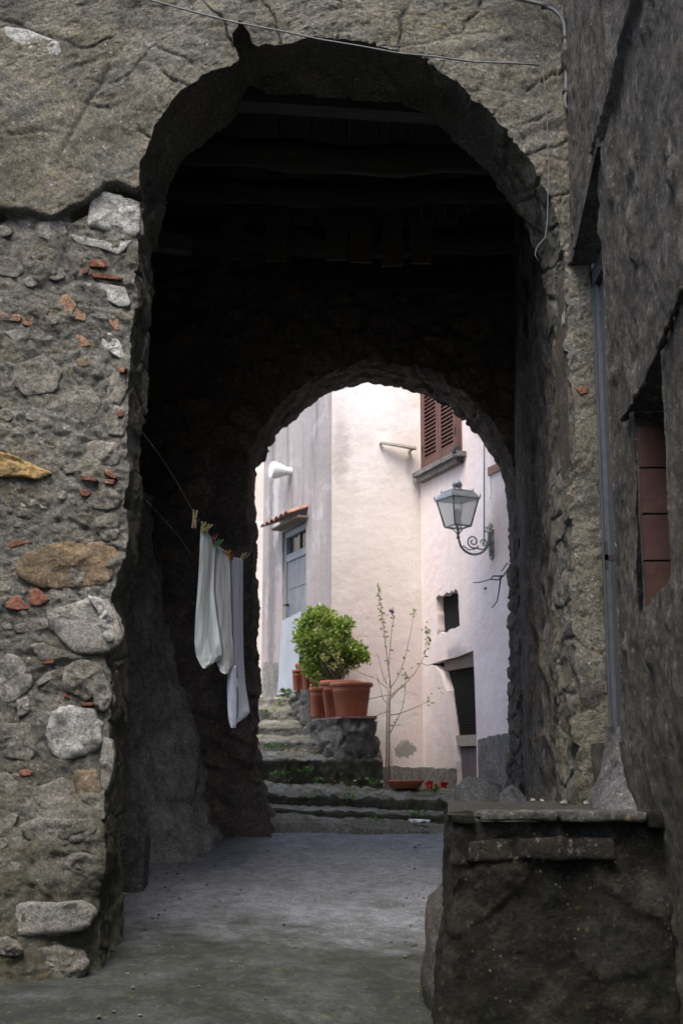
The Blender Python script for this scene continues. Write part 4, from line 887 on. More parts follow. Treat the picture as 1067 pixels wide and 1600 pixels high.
# openings
jr = random.Random(9)
def rough_poly(px, F_, j=0.006, n=5):
    c = [F_.px(*p) for p in px]; out = []
    for i, p in enumerate(c):
        q = c[(i + 1) % len(c)]
        for k in range(n):
            f = k / n; out.append((p[0] + (q[0] - p[0]) * f + jr.uniform(-j, j), p[1] + (q[1] - p[1]) * f + jr.uniform(-j, j)))
    return out
hdoor = rough_poly([(441, 1100), (441, 832), (478, 808), (479, 1100)], FL, 0.002)
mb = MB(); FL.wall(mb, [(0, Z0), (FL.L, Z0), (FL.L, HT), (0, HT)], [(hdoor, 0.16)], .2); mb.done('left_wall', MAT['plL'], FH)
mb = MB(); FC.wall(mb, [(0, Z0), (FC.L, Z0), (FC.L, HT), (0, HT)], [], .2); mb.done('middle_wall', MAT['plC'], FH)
hwin = rough_poly([(683, 992), (682, 932), (700, 926), (715, 921), (718, 976), (702, 986)], FR, 0.018, 6)
hcel = [FR.px(*p) for p in [(672, 1038), (690, 1032), (715, 1026), (739, 1016), (741, 1060), (744, 1150), (745, 1262), (714, 1262), (711, 1190), (704, 1130), (697, 1080), (688, 1050), (680, 1041)]]  # upper left tongue of the hole is shaped as the lintel's shadow
hrec = [FR.px(*p) for p in [(766, 742), (830, 690), (830, 1000), (800, 1000), (772, 780)]]
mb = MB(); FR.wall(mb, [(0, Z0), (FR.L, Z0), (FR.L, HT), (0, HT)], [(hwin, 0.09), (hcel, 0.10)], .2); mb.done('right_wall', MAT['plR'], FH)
mb = MB(); FR.box(mb, *[a for a in (FR.px(676, 990)[0] - .05, FR.px(722, 990)[0] + .05)], FR.px(700, 1000)[1] - .1, FR.px(700, 920)[1] + .15, -0.15, -0.088); mb.done('window_back', m_plain('painted_room_shade', (.008, .008, .008), 1, .2, 4, 0), FH)  # black panel right behind the hole, painted shade of the room
mb = MB(); e1 = FR.pt(FR.L, 0); B = [(C1.x, C1.y), (C2.x, C2.y), (e1.x, e1.y), (e1.x + 4, e1.y + 0.3), (e1.x + 4, 20), (FL.pt(FL.L, 0).x, 20), (FL.pt(FL.L, 0).x, FL.pt(FL.L, 0).y)]
mb.add([(x_, y_, HT) for x_, y_ in B] + [(x_, y_, HT + .15) for x_, y_ in B], [tuple(range(7))[::-1], tuple(range(7, 14))] + [(i, (i + 1) % 7, (i + 1) % 7 + 7, i + 7) for i in range(7)]); mb.done('roof', MAT['tile'], FH)
mb = MB()
for i in (2, 3, 4, 5):
    a_, b_ = B[i], B[i + 1]; mb.add([(*a_, Z0), (*b_, Z0), (*b_, HT), (*a_, HT)], [(0, 1, 2, 3)])
mb.done('outer_wall', MAT['plC'], FH)
# dado bands
def dado(F_, tops, zb, o=0.010):
    pts = []; n = 24; c = [F_.px(*p) for p in tops]
    for k in range(n + 1):
        a = c[0][0] + (c[-1][0] - c[0][0]) * k / n; z = np.interp(a, [p[0] for p in c], [p[1] for p in c]) + jr.uniform(-.012, .012); pts.append((a, z))
    mb = MB(); F_.poly(mb, pts + [(pts[-1][0], zb), (pts[0][0], zb)], -0.01, o); mb.done('dado', MAT['dado'], FH)
dado(FC, [(519, 1197), (600, 1197), (659.2, 1199)], Z0); dado(FR, [(656.6, 1199), (690, 1200), (712, 1200)], Z0); dado(FR, [(747, 1157), (770, 1150), (830, 1138)], Z0)
dado(FL, [(479, 1042), (519, 1052)][::-1], Z0); dado(FL, [(440, 1036), (412, 1034)], Z0)
# left door
a0, a1 = FL.px(479, 950)[0], FL.px(441, 950)[0]; zb = 2.03; zt = FL.px(460, 824)[1]
ztr = FL.px(460, 860)[1]
mb = MB(); FL.box(mb, a0 - .0, a0 + .07, zb, zt, -.10, -.03); FL.box(mb, a1 - .05, a1, zb, zt, -.10, -.03); FL.box(mb, a0 + .07, a1 - .05, zt - .07, zt, -.10, -.03); FL.box(mb, a0 + .07, a1 - .05, ztr - .09, ztr, -.10, -.035); mb.done('door_frame', MAT['doorframe'], FH)
mb = MB(); FL.box(mb, a0 + .07, a1 - .05, ztr, zt - .07, -.085, -.08); FL.box(mb, (a0 + a1) / 2 - .03, (a0 + a1) / 2 + .02, ztr, zt - .07, -.079, -.06); mb.done('transom_window', MAT['glassdark'], FH)
mb = MB(); FL.box(mb, a0 + .075, a1 - .055, zb + .02, ztr - .095, -.11, -.05)
for z_ in (2.9, 3.4): FL.box(mb, a0 + .12, a1 - .1, z_, z_ + .03, -.05, -.044)
dl = mb.done('door', MAT['greydoor'], FH)
mb = MB(); h = FL.pt(a1 - .12, FL.px(450, 944)[1], -.05); mb.tube([h, h + Vector((FL.N[0] * .07, FL.N[1] * .07, 0))], 0.014, 8); mb.tube([h + Vector((FL.N[0] * .06, FL.N[1] * .06, 0)), h + Vector((FL.N[0] * .06 - FL.D[0] * .12, FL.N[1] * .06 - FL.D[1] * .12, 0))], 0.012, 8); mb.done('handle', MAT['black_metal'], dl, True)
# zinc sheet leaning on the door
ZS = thing('metal_sheet', 'tall zinc sheet leaning against lower half of the grey door', 'metal sheet', FL.pt((a0 + a1) / 2, 2.05, .1))
q = [FL.px(472, 955), FL.px(442, 970), FL.px(437, 1086), FL.px(469, 1080)]
mb = MB(); nn_ = 16; V = []; F = []
for k in range(nn_ + 1):
    f = k / nn_; tp_ = (q[0][0] * (1 - f) + q[1][0] * f, q[0][1] * (1 - f) + q[1][1] * f); bt_ = (q[3][0] * (1 - f) + q[2][0] * f, q[3][1] * (1 - f) + q[2][1] * f); wv = 0.006 * math.sin(f * 19)
    V += [FL.pt(*tp_, .012 + wv), FL.pt(*bt_, .03 + wv), FL.pt(*tp_, .008 + wv), FL.pt(*bt_, .026 + wv)]
for k in range(nn_):
    i = k * 4; F += [(i, i + 4, i + 5, i + 1), (i + 2, i + 3, i + 7, i + 6), (i, i + 2, i + 6, i + 4), (i + 1, i + 5, i + 7, i + 3)]
mesh('sheet', V, F, MAT['sheet'], ZS, False)
# tile awning
AW = bpy.data.objects.new('tile_awning', None); COL.objects.link(AW); AW.parent = FH; p0 = FL.pt((a0 + a1) / 2, zt + .05); AW.location = p0 - FH.location
sa, za = FL.px(481, 800); sb, zb_ = FL.px(430, 820); zz0 = zt + 0.03; n = 6
for k in range(n):
    s_ = (a0 - .05) + (a1 - a0 + .18) * (k + .5) / n; V = []; F = []; m_ = 8
    for e in range(5):
        o_ = 0.26 * e / 4; zc = zz0 + .14 - .10 * e / 4
        for i in range(m_ + 1):
            an = math.pi * i / m_; V.append(FL.pt(s_ + .085 * math.cos(an), zc + .045 * math.sin(an), o_))
        for i in range(m_ + 1):
            an = math.pi * i / m_; V.append(FL.pt(s_ + .07 * math.cos(an), zc + .03 * math.sin(an), o_))
    r_ = 2 * (m_ + 1)
    for e in range(4):
        for i in range(m_):
            b = e * r_ + i; F += [(b, b + 1, b + 1 + r_, b + r_), (b + m_ + 1, b + m_ + 1 + r_, b + m_ + 2 + r_, b + m_ + 2)]
    e = 4 * r_
    for i in range(m_): F.append((e + i, e + i + 1, e + m_ + 2 + i, e + m_ + 1 + i))
    mesh('roof_tile', V, F, MAT['tile'], AW)
mb = MB(); FL.poly(mb, [(a0 - .06, zz0 - .0), (a1 + .04, zz0 - .0), (a1 + .04, zz0 + .025), (a0 - .06, zz0 + .025)], 0.0, 0.14); mb.done('awning_board', MAT['lintel'], AW)
# white vent cap
s_, z_ = FL.px(455, 737); c_ = FL.pt(s_, z_)
VN = thing('vent_cap', 'round white stepped vent cap on the lavender wall above the grey door', 'vent', c_)
mb = MB(); mb.lathe([(0, .0), (.055, 0), (.055, .10), (.075, .10), (.078, .13), (.075, .15), (.09, .15), (.092, .19), (.105, .19), (.108, .25), (.10, .27), (0, .27)], c_, 28, axis=(FL.N[0], FL.N[1], 0)); mb.done('cap', MAT['white_vent'], VN, False)
# stick shelf on cream wall
s_, z_ = FC.px(592, 693); s2, z2 = FC.px(643, 708); SK = thing('wooden_shelf_bar', 'thin weathered bar sticking out high on the cream wall', 'bar', FC.pt(s_, z_))
mb = MB(); p_, q_ = FC.pt(s_, z_, .05), FC.pt(s2, z2 + .03, .13); mb.hexa([p_ + Vector((0, -.02, -.012)), q_ + Vector((0, -.05, -.016)), q_ + Vector((0, .05, -.016)), p_ + Vector((0, .02, -.012)), p_ + Vector((0, -.02, .008)), q_ + Vector((0, -.05, .012)), q_ + Vector((0, .05, .012)), p_ + Vector((0, .02, .008))])
FC.box(mb, s_ + .0, s_ + .03, z_ - .01, z_ + .01, 0, .06); FC.box(mb, s2 - .05, s2 - .02, z2 + .01, z2 + .035, 0, .10); mb.done('bar', MAT['stick'], SK)

# shutters
s0, s1 = FR.px(663, 700)[0], FR.px(722, 700)[0]; zb1 = FR.px(668, 737)[1] * .5 + FR.px(721, 706)[1] * .5; zt1 = zb1 + 1.35
SHG = bpy.data.objects.new('shuttered_window', None); COL.objects.link(SHG); SHG.parent = FH; SHG.location = FR.pt((s0 + s1) / 2, zb1) - FH.location
mb = MB(); FR.box(mb, s0, s0 + .045, zb1, zt1, .0, .05); FR.box(mb, s1 - .045, s1, zb1, zt1, 0, .05); FR.box(mb, s0 + .045, s1 - .045, zt1 - .05, zt1, 0, .05); mb.done('frame', MAT['shutter'], SHG)
mid = (s0 + s1) / 2
for (l0, l1) in ((s0 + .05, mid - .003), (mid + .003, s1 - .05)):
    mb = MB(); FR.box(mb, l0, l0 + .065, zb1 + .01, zt1 - .06, .005, .055); FR.box(mb, l1 - .065, l1, zb1 + .01, zt1 - .06, .005, .055); FR.box(mb, l0 + .065, l1 - .065, zb1 + .01, zb1 + .12, .005, .053); FR.box(mb, l0 + .065, l1 - .065, zt1 - .16, zt1 - .06, .005, .053)
    FR.box(mb, l0 + .065, l1 - .065, zb1 + .12, zt1 - .16, .002, .006)
    z_ = zb1 + .125
    while z_ < zt1 - .19:
        A_ = [FR.pt(l0 + .065, z_, .052), FR.pt(l1 - .065, z_, .052), FR.pt(l1 - .065, z_ + .038, .012), FR.pt(l0 + .065, z_ + .038, .012)]; mb.hexa(A_ + [p + Vector((0, 0, .010)) for p in A_]); z_ += .047
    o = mb.done('shutter', MAT['shutter'], SHG)
    mb = MB(); FR.box(mb, (l0 if l0 < mid - .1 else l1 - .02), (l0 + .02 if l0 < mid - .1 else l1), zb1 + .22, zb1 + .30, .056, .066); mb.done('hinge', MAT['black_metal'], o)
mb = MB(); FR.box(mb, s0 - .10, s1 + .10, zb1 - .06, zb1 - .005, 0, .12)
x_ = s0 - .06; 
while x_ < s1 + .02: FR.box(mb, x_, x_ + .15, zb1 - .125, zb1 - .062, 0, .085); x_ += .158
mb.done('sill', MAT['dado'], SHG)
mb = MB(); FR.box(mb, s1 + .02, s1 + .08, zb1 - .02, zb1 + .02, .10, .14); FR.box(mb, s1 + .05, s1 + .09, zb1 - .04, zb1 + .05, .06, .12); mb.done('shutter_stop', MAT['black_metal'], SHG)
# cellar opening: lintel, mesh screen, sill, plank door
cs0, cs1 = FR.px(700, 1100)[0] + .0, FR.px(745, 1100)[0] + .02
zl = FR.px(738, 1020)[1]; zs_ = FR.px(728, 1152)[1]
mb = MB(); FR.box(mb, cs0 - .15, cs1 + .03, zl - .14, zl + .03, -.098, -.03); mb.done('lintel', MAT['lintel'], FH)
mb = MB(); FR.box(mb, cs0 - .25, cs1 + .05, 0.8, zl + .1, -.24, -.102); mb.done('cellar_shade_panel', MAT['dark'], FH)  # near-black panel, painted shade inside the cellar opening
SCN = MB(); z_ = zs_ + .03
while z_ < zl - .15: FR.box(SCN, cs0 - .03, cs1, z_, z_ + .008, -.088, -.083); z_ += .03
x_ = cs0 - .03
while x_ < cs1: FR.box(SCN, x_, x_ + .005, zs_ + .02, zl - .15, -.092, -.088); x_ += .03
SCN.done('mesh_screen', m_plain('dark_wire_mesh', (.022, .022, .022), .8, .2), FH)
mb = MB(); FR.box(mb, cs0 + .04, cs1 - .0, zs_ - .09, zs_ + .025, -.098, -.04); mb.done('screen_sill', MAT['stick'], FH)
cd = bpy.data.objects.new('cellar_door', None); COL.objects.link(cd); cd.parent = FH; cd.location = FR.pt((cs0 + cs1) / 2, .9) - FH.location
x_ = cs0 + .05
while x_ < cs1 - .02: mb = MB(); FR.box(mb, x_, min(x_ + .115, cs1), .85, zs_ - .10, -.098, -.080 + .004 * (x_ * 100 % 2)); mb.done('door_plank', MAT['purpledoor'], cd); x_ += .12
# recess lintel at right
mb = MB(); ps, pz = FR.px(764, 742); FR.box(mb, ps, FR.L - .01, pz - .01, pz + .075, -.05, .02); o = mb.done('wood_lintel', MAT['tile'], FH)
mb = MB(); FR.box(mb, ps + .0, ps + .04, pz - .25, pz - .012, .0, .008); FR.box(mb, FR.L - .12, FR.L - .0, 1.8, pz - .012, 0, .012); mb.done('plaster_strip', m_plain('bright_cream_plaster', (0.8, 0.74, 0.62), .9, .08), FH)
# wire on pink wall
WR = thing('wall_wire', 'thin wire dropping down the pink wall to the lantern bracket', 'wire', FR.pt(*FR.px(757, 690)))
mb = MB(); mb.tube([FR.pt(*FR.px(757, y_), .01) for y_ in (686, 730, 790, 850)], .006, 5); mb.done('wire', MAT['cable'], WR, True)
WR = thing('cable_loop', 'dark sagging cable loop beside the brown shutters', 'cable', FR.pt(*FR.px(745, 670)))
mb = MB(); mb.tube([FR.pt(*FR.px(a_, b_), .02) for a_, b_ in ((731, 632), (733, 648), (739, 664), (748, 675), (758, 678), (772, 676))], .007, 6); mb.done('cable', MAT['darkwire'], WR, True)
# small dark screw hole
mb = MB(); FR.box(mb, FR.px(757, 920)[0], FR.px(760, 920)[0], FR.px(758, 921)[1], FR.px(758, 918)[1], 0, .01); mb.done('wall_plug', MAT['black_metal'], FH)

# neighbour further up the stairs
NH = thing('cream_house', 'sliver of pale cream house up the stairs behind the lavender wall', 'building', (-3.5, 18.6, 2.0))
mb = MB(); mb.box(-7, -0.3, 18.6, 22, 1.5, 7.5); mb.done('wall', m_plaster('cream_house_plaster', (.50, .47, .44), (.45, .42, .39), (.56, .54, .52), (.4, .38, .35)), NH)
mb = MB(); mb.box(-7.2, -0.1, 18.4, 22.2, 7.5, 7.65); mb.done('roof', MAT['tile'], NH)
# unseen block added left of the lane to dim the near wall
OH = thing('lane_light_blocker', 'plain unseen block added along the lane to hold light off the facade', 'building', (-8, -2, 0))
mb = MB(); mb.box(-9, -4.3, -9, 5.4, -0.3, 8.0); mb.done('wall', MAT['rwall'], OH); mb = MB(); mb.box(-9.2, -4.15, -9.2, 5.5, 8.0, 8.15); mb.done('roof', MAT['tile'], OH)

# ------------------------------------------------------------------ bench wall with pots on the stairs
LW = thing('low_stair_wall', 'low rough stone wall stepped beside the stairs carrying terracotta pots', 'low wall', (0.1, 13.8, 1.2))
def prismwall(name, plan, z0, z1, mat, seed):
    sides = []
    n = len(plan)
    for i in range(n):
        a, b = plan[i], plan[(i + 1) % n]; P = quadgrid((*a, z0), (*b, z0), (*b, z1), (*a, z1), 0.02)
        Q, at = displaced(P, lambda p: (0.045 * fbm(p * 4, 4, seed, .6) + 0.05 * ss(0, .3, (lambda w_: w_[1] - w_[0])(worley(p * 5.0, seed))), {}), False)
        f = np.minimum(1, np.minimum(np.arange(Q.shape[0]), np.arange(Q.shape[0])[::-1]) / 3.0)[:, None, None]; Q = P * (1 - f) + Q * f
        sides.append((Q, False, {}))
    P = quadgrid((*plan[0], z1), (*plan[1], z1), (*plan[2], z1), (*plan[3], z1), 0.03); sides.append((P, False, {}))
    V, F, A = merge(sides); return mesh(name, V, F, mat, LW)
MAT['lowwall'] = m_masonry('rough_low_wall_stone', (0.17, 0.16, 0.135), (0.10, 0.097, 0.085), (0.23, 0.22, 0.19), lichen=0.3)
MAT['lowwall2'] = m_masonry('smooth_dark_render', (0.13, 0.12, 0.105), (0.10, 0.095, 0.085), (0.155, 0.145, 0.13), lichen=0.1, bump=.5)
xr = W(579, 1150, 13.3).x; xl = W(525, 1150, 13.3).x
prismwall('lower_block', [(xl, 13.3), (xr, 13.3), (xr, 14.5), (-0.36, 14.3)], 1.1, 1.715, MAT['lowwall'], 5)
prismwall('upper_block', [(-0.36, 14.3), (-0.14, 14.42), (-0.30, 15.1), (-0.575, 15.1)], 1.3, 2.075, MAT['lowwall2'], 6)
MB_ = MB(); x1_ = W(589, 1120, 13.28).x; MB_.hexa([(-.33, 14.28, 1.717), (-.0, 13.26, 1.717), (x1_, 13.26, 1.717), (x1_ - .02, 14.5, 1.717), (-.33, 14.28, 1.74), (-.0, 13.26, 1.74), (x1_, 13.26, 1.74), (x1_ - .02, 14.5, 1.74)][0:8])
MB_.done('cap_board', MAT['tile'], LW)

GP = 'terracotta pots on the low stair wall'
def pot(px, py_bot, Y, wpx, hpx, z, label, mat='terracotta', plant=None, oval=1.0):
    X = W(px, py_bot, Y).x; d = Y * CT; r = wpx / 2 / FPX * d; h = hpx / FPX * d
    o = thing('flower_pot', label, 'flower pot', (X, Y, z), GP)
    mb = MB(); mb.lathe([(0, 0.002), (r * .70, 0.0), (r * .72, 0.01), (r * .87, h * .72), (r * .895, h * .73), (r * .90, h * .76), (r * .875, h * .77), (r * .90, h * .87), (r * .99, h * .88), (r * 1.02, h * .90), (r * 1.03, h * .96), (r * 1.0, h), (r * .94, h * 1.0), (r * .90, h * .93), (r * .86, h * .85)], (X, Y, z), 40, 1, oval); mb.done('pot', MAT[mat], o, True)
    mb = MB(); mb.lathe([(r * .88, h * .88), (r * .4, h * .9), (0.001, h * .9)], (X, Y, z), 24, 1, oval); mb.done('soil', MAT['soil'], o, True)
    return o, Vector((X, Y, z + h * .9)), r
pot(549, 1119, 13.55, 67, 53, 1.742, 'big bright terracotta pot nearest the front of the low wall')
P2_ = pot(532, 1119, 13.80, 66, 57, 1.742, 'big terracotta pot just behind the front pot')
pot(503, 1119, 13.98, 14, 37, 1.742, 'small terracotta pot half hidden beside the two big pots', 'terrshade')
pot(494, 1119, 13.62, 22, 46, 1.742, 'slim terracotta pot at the left end of the lower wall', 'terracotta')
pot(489, 1080, 14.55, 26, 45, 2.078, 'tall dark terracotta pot under the bush, rightmost on the upper wall', 'terrshade')
pot(478, 1080, 14.50, 14, 33, 2.078, 'small narrow terracotta pot between two taller pots on the upper wall', 'terrshade')
pot(473, 1080, 14.80, 24, 43, 2.078, 'medium dark terracotta pot on the upper wall beside the smallest pot', 'terrshade')
pot(463, 1080, 14.65, 14, 32, 2.078, 'leftmost terracotta pot on the upper wall near the zinc sheet', 'terrshade')

# ------------------------------------------------------------------ plants
def leaves(pts, mat, name, parent, L=0.05, wd=0.02, rr=None, jit=1.0):
    rr = rr or random.Random(1); V = []; F = []
    for p, dv in pts:
        d = Vector(dv).normalized(); s = d.cross(Vector((rr.uniform(-1, 1), rr.uniform(-1, 1), rr.uniform(-1, 1)))).normalized(); u = d.cross(s); l = L * rr.uniform(.6, 1.25); w_ = wd * rr.uniform(.7, 1.2); b = len(V)
        p = Vector(p); V += [p, p + d * l * .45 + s * w_ + u * w_ * .25, p + d * l - u * l * .12, p + d * l * .45 - s * w_ + u * w_ * .25, p + d * l * .5]
        F += [(b, b + 1, b + 4), (b + 1, b + 2, b + 4), (b + 2, b + 3, b + 4), (b + 3, b, b + 4)]
    return mesh(name, V, F, mat, parent, False)
BU = thing('leafy_bush', 'dense round green bush with a few yellow flower heads growing from the pots', 'bush', (P2_[1].x - .05, 14.0, P2_[1].z))
rb = random.Random(12); cen = W(508, 1005, 14.05); lobes = []
for (a_, b_, r_) in ((492, 983, .17), (512, 976, .15), (528, 992, .13), (505, 1008, .18), (484, 1003, .13), (540, 1014, .12), (524, 1022, .15), (494, 966, .09), (512, 1040, .14), (492, 1034, .12), (551, 1022, .09), (560, 1018, .06), (536, 983, .06), (541, 975, .045), (473, 992, .06), (507, 960, .06), (480, 970, .06), (548, 1036, .08), (500, 1050, .10), (516, 1056, .09), (484, 1046, .07), (566, 1026, .045)):
    lobes.append((W(a_, b_, 14.05 + rb.uniform(-.08, .1)), r_ * .95))
mb = MB(); root = P2_[1] + Vector((-.04, 0, 0))
for c, r_ in lobes: mb.tube([root + Vector((rb.uniform(-.05, .05), rb.uniform(-.05, .05), 0)), root.lerp(c, .5) + Vector((rb.uniform(-.05, .05), 0, 0.0)), c], [.008, .006, .003], 5)
mb.done('stems', m_plain('bush_stem', (0.10, 0.08, 0.055), .9, .3), BU, True)
pts = []; 
for c, r_ in lobes:
    twigs = int(1500 * r_ ** 1.6 + 20)
    for _ in range(twigs):
        d = Vector((rb.gauss(0, 1), rb.gauss(0, 1), rb.gauss(0.15, 1))).normalized(); tip = c + d * r_ * rb.uniform(.45, 1.28)
        for _ in range(9):
            q = tip + Vector((rb.gauss(0, .02), rb.gauss(0, .02), rb.gauss(0, .02))); dd = (d + Vector((rb.gauss(0, .7), rb.gauss(0, .7), rb.gauss(0.2, .6)))); pts.append((q, dd))
leaves(pts, MAT['leaf'], 'leaves', BU, .05, .0135, rb)
pts = []
for (a_, b_) in ((505, 1027), (517, 1020), (521, 1042), (530, 1032), (512, 1005), (519, 1003), (508, 1030), (497, 985), (526, 1025)):
    c = W(a_, b_, 13.80); pts = []
    for _ in range(22): d = Vector((rb.gauss(0, 1), rb.gauss(-.6, 1), rb.gauss(.3, 1))); pts.append((c + d.normalized() * .018, d))
    leaves(pts, MAT['leafy'], 'flower_head', BU, .034, .010, rb)
# bare white stems in the upper pots
mb = MB()
for k in range(9): p = W(484 + k * 1.6, 1034, 14.6); mb.tube([p, p + Vector((rb.uniform(-.04, .02), 0, .12))], .004, 5)
DS = thing('dried_plant', 'cluster of pale dry stems standing in the upper dark pot', 'plant', W(489, 1034, 14.6)); mb.done('stems', MAT['cane'], DS, True)

# sapling with cane
SP = thing('sapling', 'thin sparse young tree tied to a cane in front of the cream wall', 'sapling', W(608, 1228, 13.7))
YS = 13.7
def Z4(a, b, dy=0): return W(580 + a * .25, 880 + b * .25, YS + dy)
mb = MB(); mb.tube([Z4(110, 1385), Z4(111, 1200), Z4(112, 1060), Z4(115, 850), Z4(120, 780)], [.0115, .011, .010, .008, .008], 8)
mb.tube([Z4(120, 780), Z4(112, 700), Z4(100, 600), Z4(85, 470), Z4(72, 370), Z4(60, 270), Z4(48, 180), Z4(42, 122)], [.008, .007, .006, .0055, .005, .004, .0035, .003], 6)
mb.done('trunk', MAT['bark'], SP, True)
br = [[(105, 670), (112, 590), (120, 500), (130, 400), (140, 345), (128, 305)], [(120, 780), (155, 730), (180, 680), (200, 620), (215, 570), (232, 500), (245, 440), (258, 360), (272, 300)],
      [(122, 850), (160, 800), (200, 770), (240, 720), (270, 690), (310, 620), (335, 570), (345, 500), (350, 410)], [(112, 780), (85, 730), (70, 690), (55, 630), (42, 560)], [(108, 790), (60, 750), (20, 720), (-60, 690), (-140, 640)],
      [(112, 825), (60, 832), (5, 845), (-80, 870), (-150, 920), (-205, 950)], [(110, 925), (60, 940), (20, 960), (-30, 975)], [(118, 950), (170, 940), (220, 925), (260, 908), (300, 890), (340, 870), (368, 840)],
      [(118, 1062), (140, 1020), (160, 980), (185, 930), (200, 880), (212, 800), (215, 720), (217, 690)], [(115, 1015), (150, 1012), (190, 1012)], [(112, 885), (80, 860), (60, 800), (35, 700)], [(118, 835), (150, 800), (240, 730)], [(310, 620), (345, 640), (380, 630)]]
lp = []
for i, b in enumerate(br):
    P = [Z4(a_, c_, 0.12 * math.sin(i * 2.1) * k / len(b)) for k, (a_, c_) in enumerate(b)]; mb = MB(); mb.tube(P, [.0055 - .0035 * k / len(P) for k in range(len(P))], 5); mb.done('branch', MAT['bark'], SP, True)
    for k in range(len(P) - 1):
        for _ in range(3 if i in (0, 1, 2, 8) else 1):
            if rb.random() < (.75 if i in (0, 1, 2) else .45) * (0.35 + k / len(P)): lp.append((P[k].lerp(P[k + 1], rb.random()), (rb.gauss(0, 1), rb.gauss(0, 1), rb.gauss(.2, .8))))
    if i in (1, 2, 8, 0, 7, 10):
        for _ in range(9): lp.append((P[-1] + Vector((rb.gauss(0, .018), rb.gauss(0, .018), rb.gauss(-.02, .035))), (rb.gauss(0, 1), rb.gauss(0, 1), rb.gauss(0, .6))))
for a_, c_ in ((430, 780), (350, 490), (360, 480), (355, 530), (340, 410), (345, 430)):
    for _ in range(5): lp.append((Z4(a_, c_) + Vector((rb.gauss(0, .015), 0, rb.gauss(0, .015))), (rb.gauss(0, 1), rb.gauss(0, 1), rb.gauss(0, .6))))
for k in range(70):
    f = rb.random() ** .6; b_ = 640 - 510 * f; a_ = np.interp(b_, [122, 180, 270, 370, 470, 640], [42, 48, 60, 72, 85, 105]); lp.append((Z4(a_, b_) + Vector((rb.gauss(0, .008), rb.gauss(0, .01), 0)), (rb.gauss(0, 1), rb.gauss(0, 1), rb.gauss(-.1, .6))))
leaves(lp, MAT['leafs'], 'leaves', SP, .042, .012, rb)
leaves([(Z4(124, 305), (rb.gauss(0, 1), rb.gauss(-.5, 1), rb.gauss(.2, 1))) for _ in range(14)], MAT['petalp'], 'flower', SP, .035, .014, rb)
CN = thing('plant_cane', 'pale straight cane standing beside the sapling trunk', 'cane', W(612, 1225, 13.68)); mb = MB(); mb.tube([W(603, 1226, 13.66), W(605, 1100, 13.66), W(607, 1060, 13.66)], .010, 6); mb.tube([W(613, 1226, 13.68), W(611, 1150, 13.68)], .005, 6); mb.done('cane', MAT['cane'], CN, True)
# saucer
p = W(633, 1231, 13.1); SU = thing('plant_saucer', 'wide shallow terracotta saucer on the mossy step below the sapling', 'saucer', (p.x, 13.1, p.z))
mb = MB(); r_ = 30 / FPX * 13.1 * .98; mb.lathe([(0, .0), (r_ * .72, 0), (r_ * .93, .062), (r_, .068), (r_ * 1.0, .080), (r_ * .94, .080), (r_ * .70, .014), (0.001, .012)], (p.x, 13.1, p.z - .004), 36); mb.done('saucer', MAT['terracotta'], SU, True)
# red flowers
p = W(681, 1247, 12.9); FW = thing('red_flowers', 'two small red blooms on a leafy stem by the house corner', 'flowers', p)
mb = MB(); mb.tube([p, W(680, 1228, 12.9)], .005, 6); mb.tube([W(681, 1236, 12.9), W(672, 1227, 12.9)], .004, 5); mb.tube([W(681, 1236, 12.9), W(692, 1227, 12.9)], .004, 5); mb.done('stem', MAT['weed'], FW, True)
leaves([(W(679, 1238, 12.9), (rb.gauss(0, 1), rb.gauss(0, 1), 1)) for _ in range(9)] + [(W(681, 1234, 12.9), (rb.gauss(0, .6), rb.gauss(0, .6), 1)) for _ in range(6)], MAT['weed'], 'leaves', FW, .06, .018, rb)
for (a_, b_) in ((671, 1226), (694, 1226)):
    leaves([(W(a_ + rb.uniform(-2, 2), b_ + rb.uniform(-1, 2), 12.88), (rb.gauss(0, 1), rb.gauss(0, 1), rb.gauss(.3, 1))) for _ in range(34)], MAT['petal'], 'bloom', FW, .04, .017, rb)
leaves([(W(686, 1225, 12.88), (rb.gauss(0, 1), rb.gauss(0, 1), rb.gauss(.3, 1))) for _ in range(8)] + [(W(680, 1228, 12.88), (rb.gauss(0, 1), 0, rb.gauss(.3, 1))) for _ in range(6)], MAT['petalo'], 'small_bloom', FW, .026, .01, rb)
# weeds on the steps
pts = []
def weed(a_, b_, Y, n, L=.05, sp=.04, zu=.8):
    p = W(a_, b_, Y)
    for _ in range(n): pts.append((p + Vector((rb.gauss(0, sp), rb.gauss(0, sp * .6), rb.uniform(-.01, .02))), (rb.gauss(0, .6), rb.gauss(0, .6), rb.uniform(.1, zu))))
for (a_, b_, Y, n) in ((447, 1082, 15.2, 60), (452, 1090, 15.0, 50), (440, 1098, 14.85, 18), (413, 1112, 14.85, 25), (402, 1084, 15.4, 18), (512, 1178, 13.75, 40), (518, 1168, 13.85, 16), (505, 1182, 13.7, 12), (478, 1205, 13.15, 34), (440, 1210, 13.15, 40), (430, 1212, 13.15, 20), (420, 1168, 13.75, 26), (440, 1168, 13.75, 14),
                       (590, 1224, 13.1, 30), (575, 1220, 13.15, 20), (500, 1220, 12.9, 16), (585, 1282, 11.75, 10), (655, 1270, 12.0, 8), (653, 1275, 11.95, 9), (500, 1240, 12.36, 14), (545, 1244, 12.36, 16), (550, 1250, 12.3, 8)): weed(a_, b_, Y, n)
o = leaves(pts, MAT['weed'], 'weeds', None, .045, .012, rb); tag(o, 'small green weeds and moss tufts growing in the joints of the steps', 'weeds', kind='stuff')
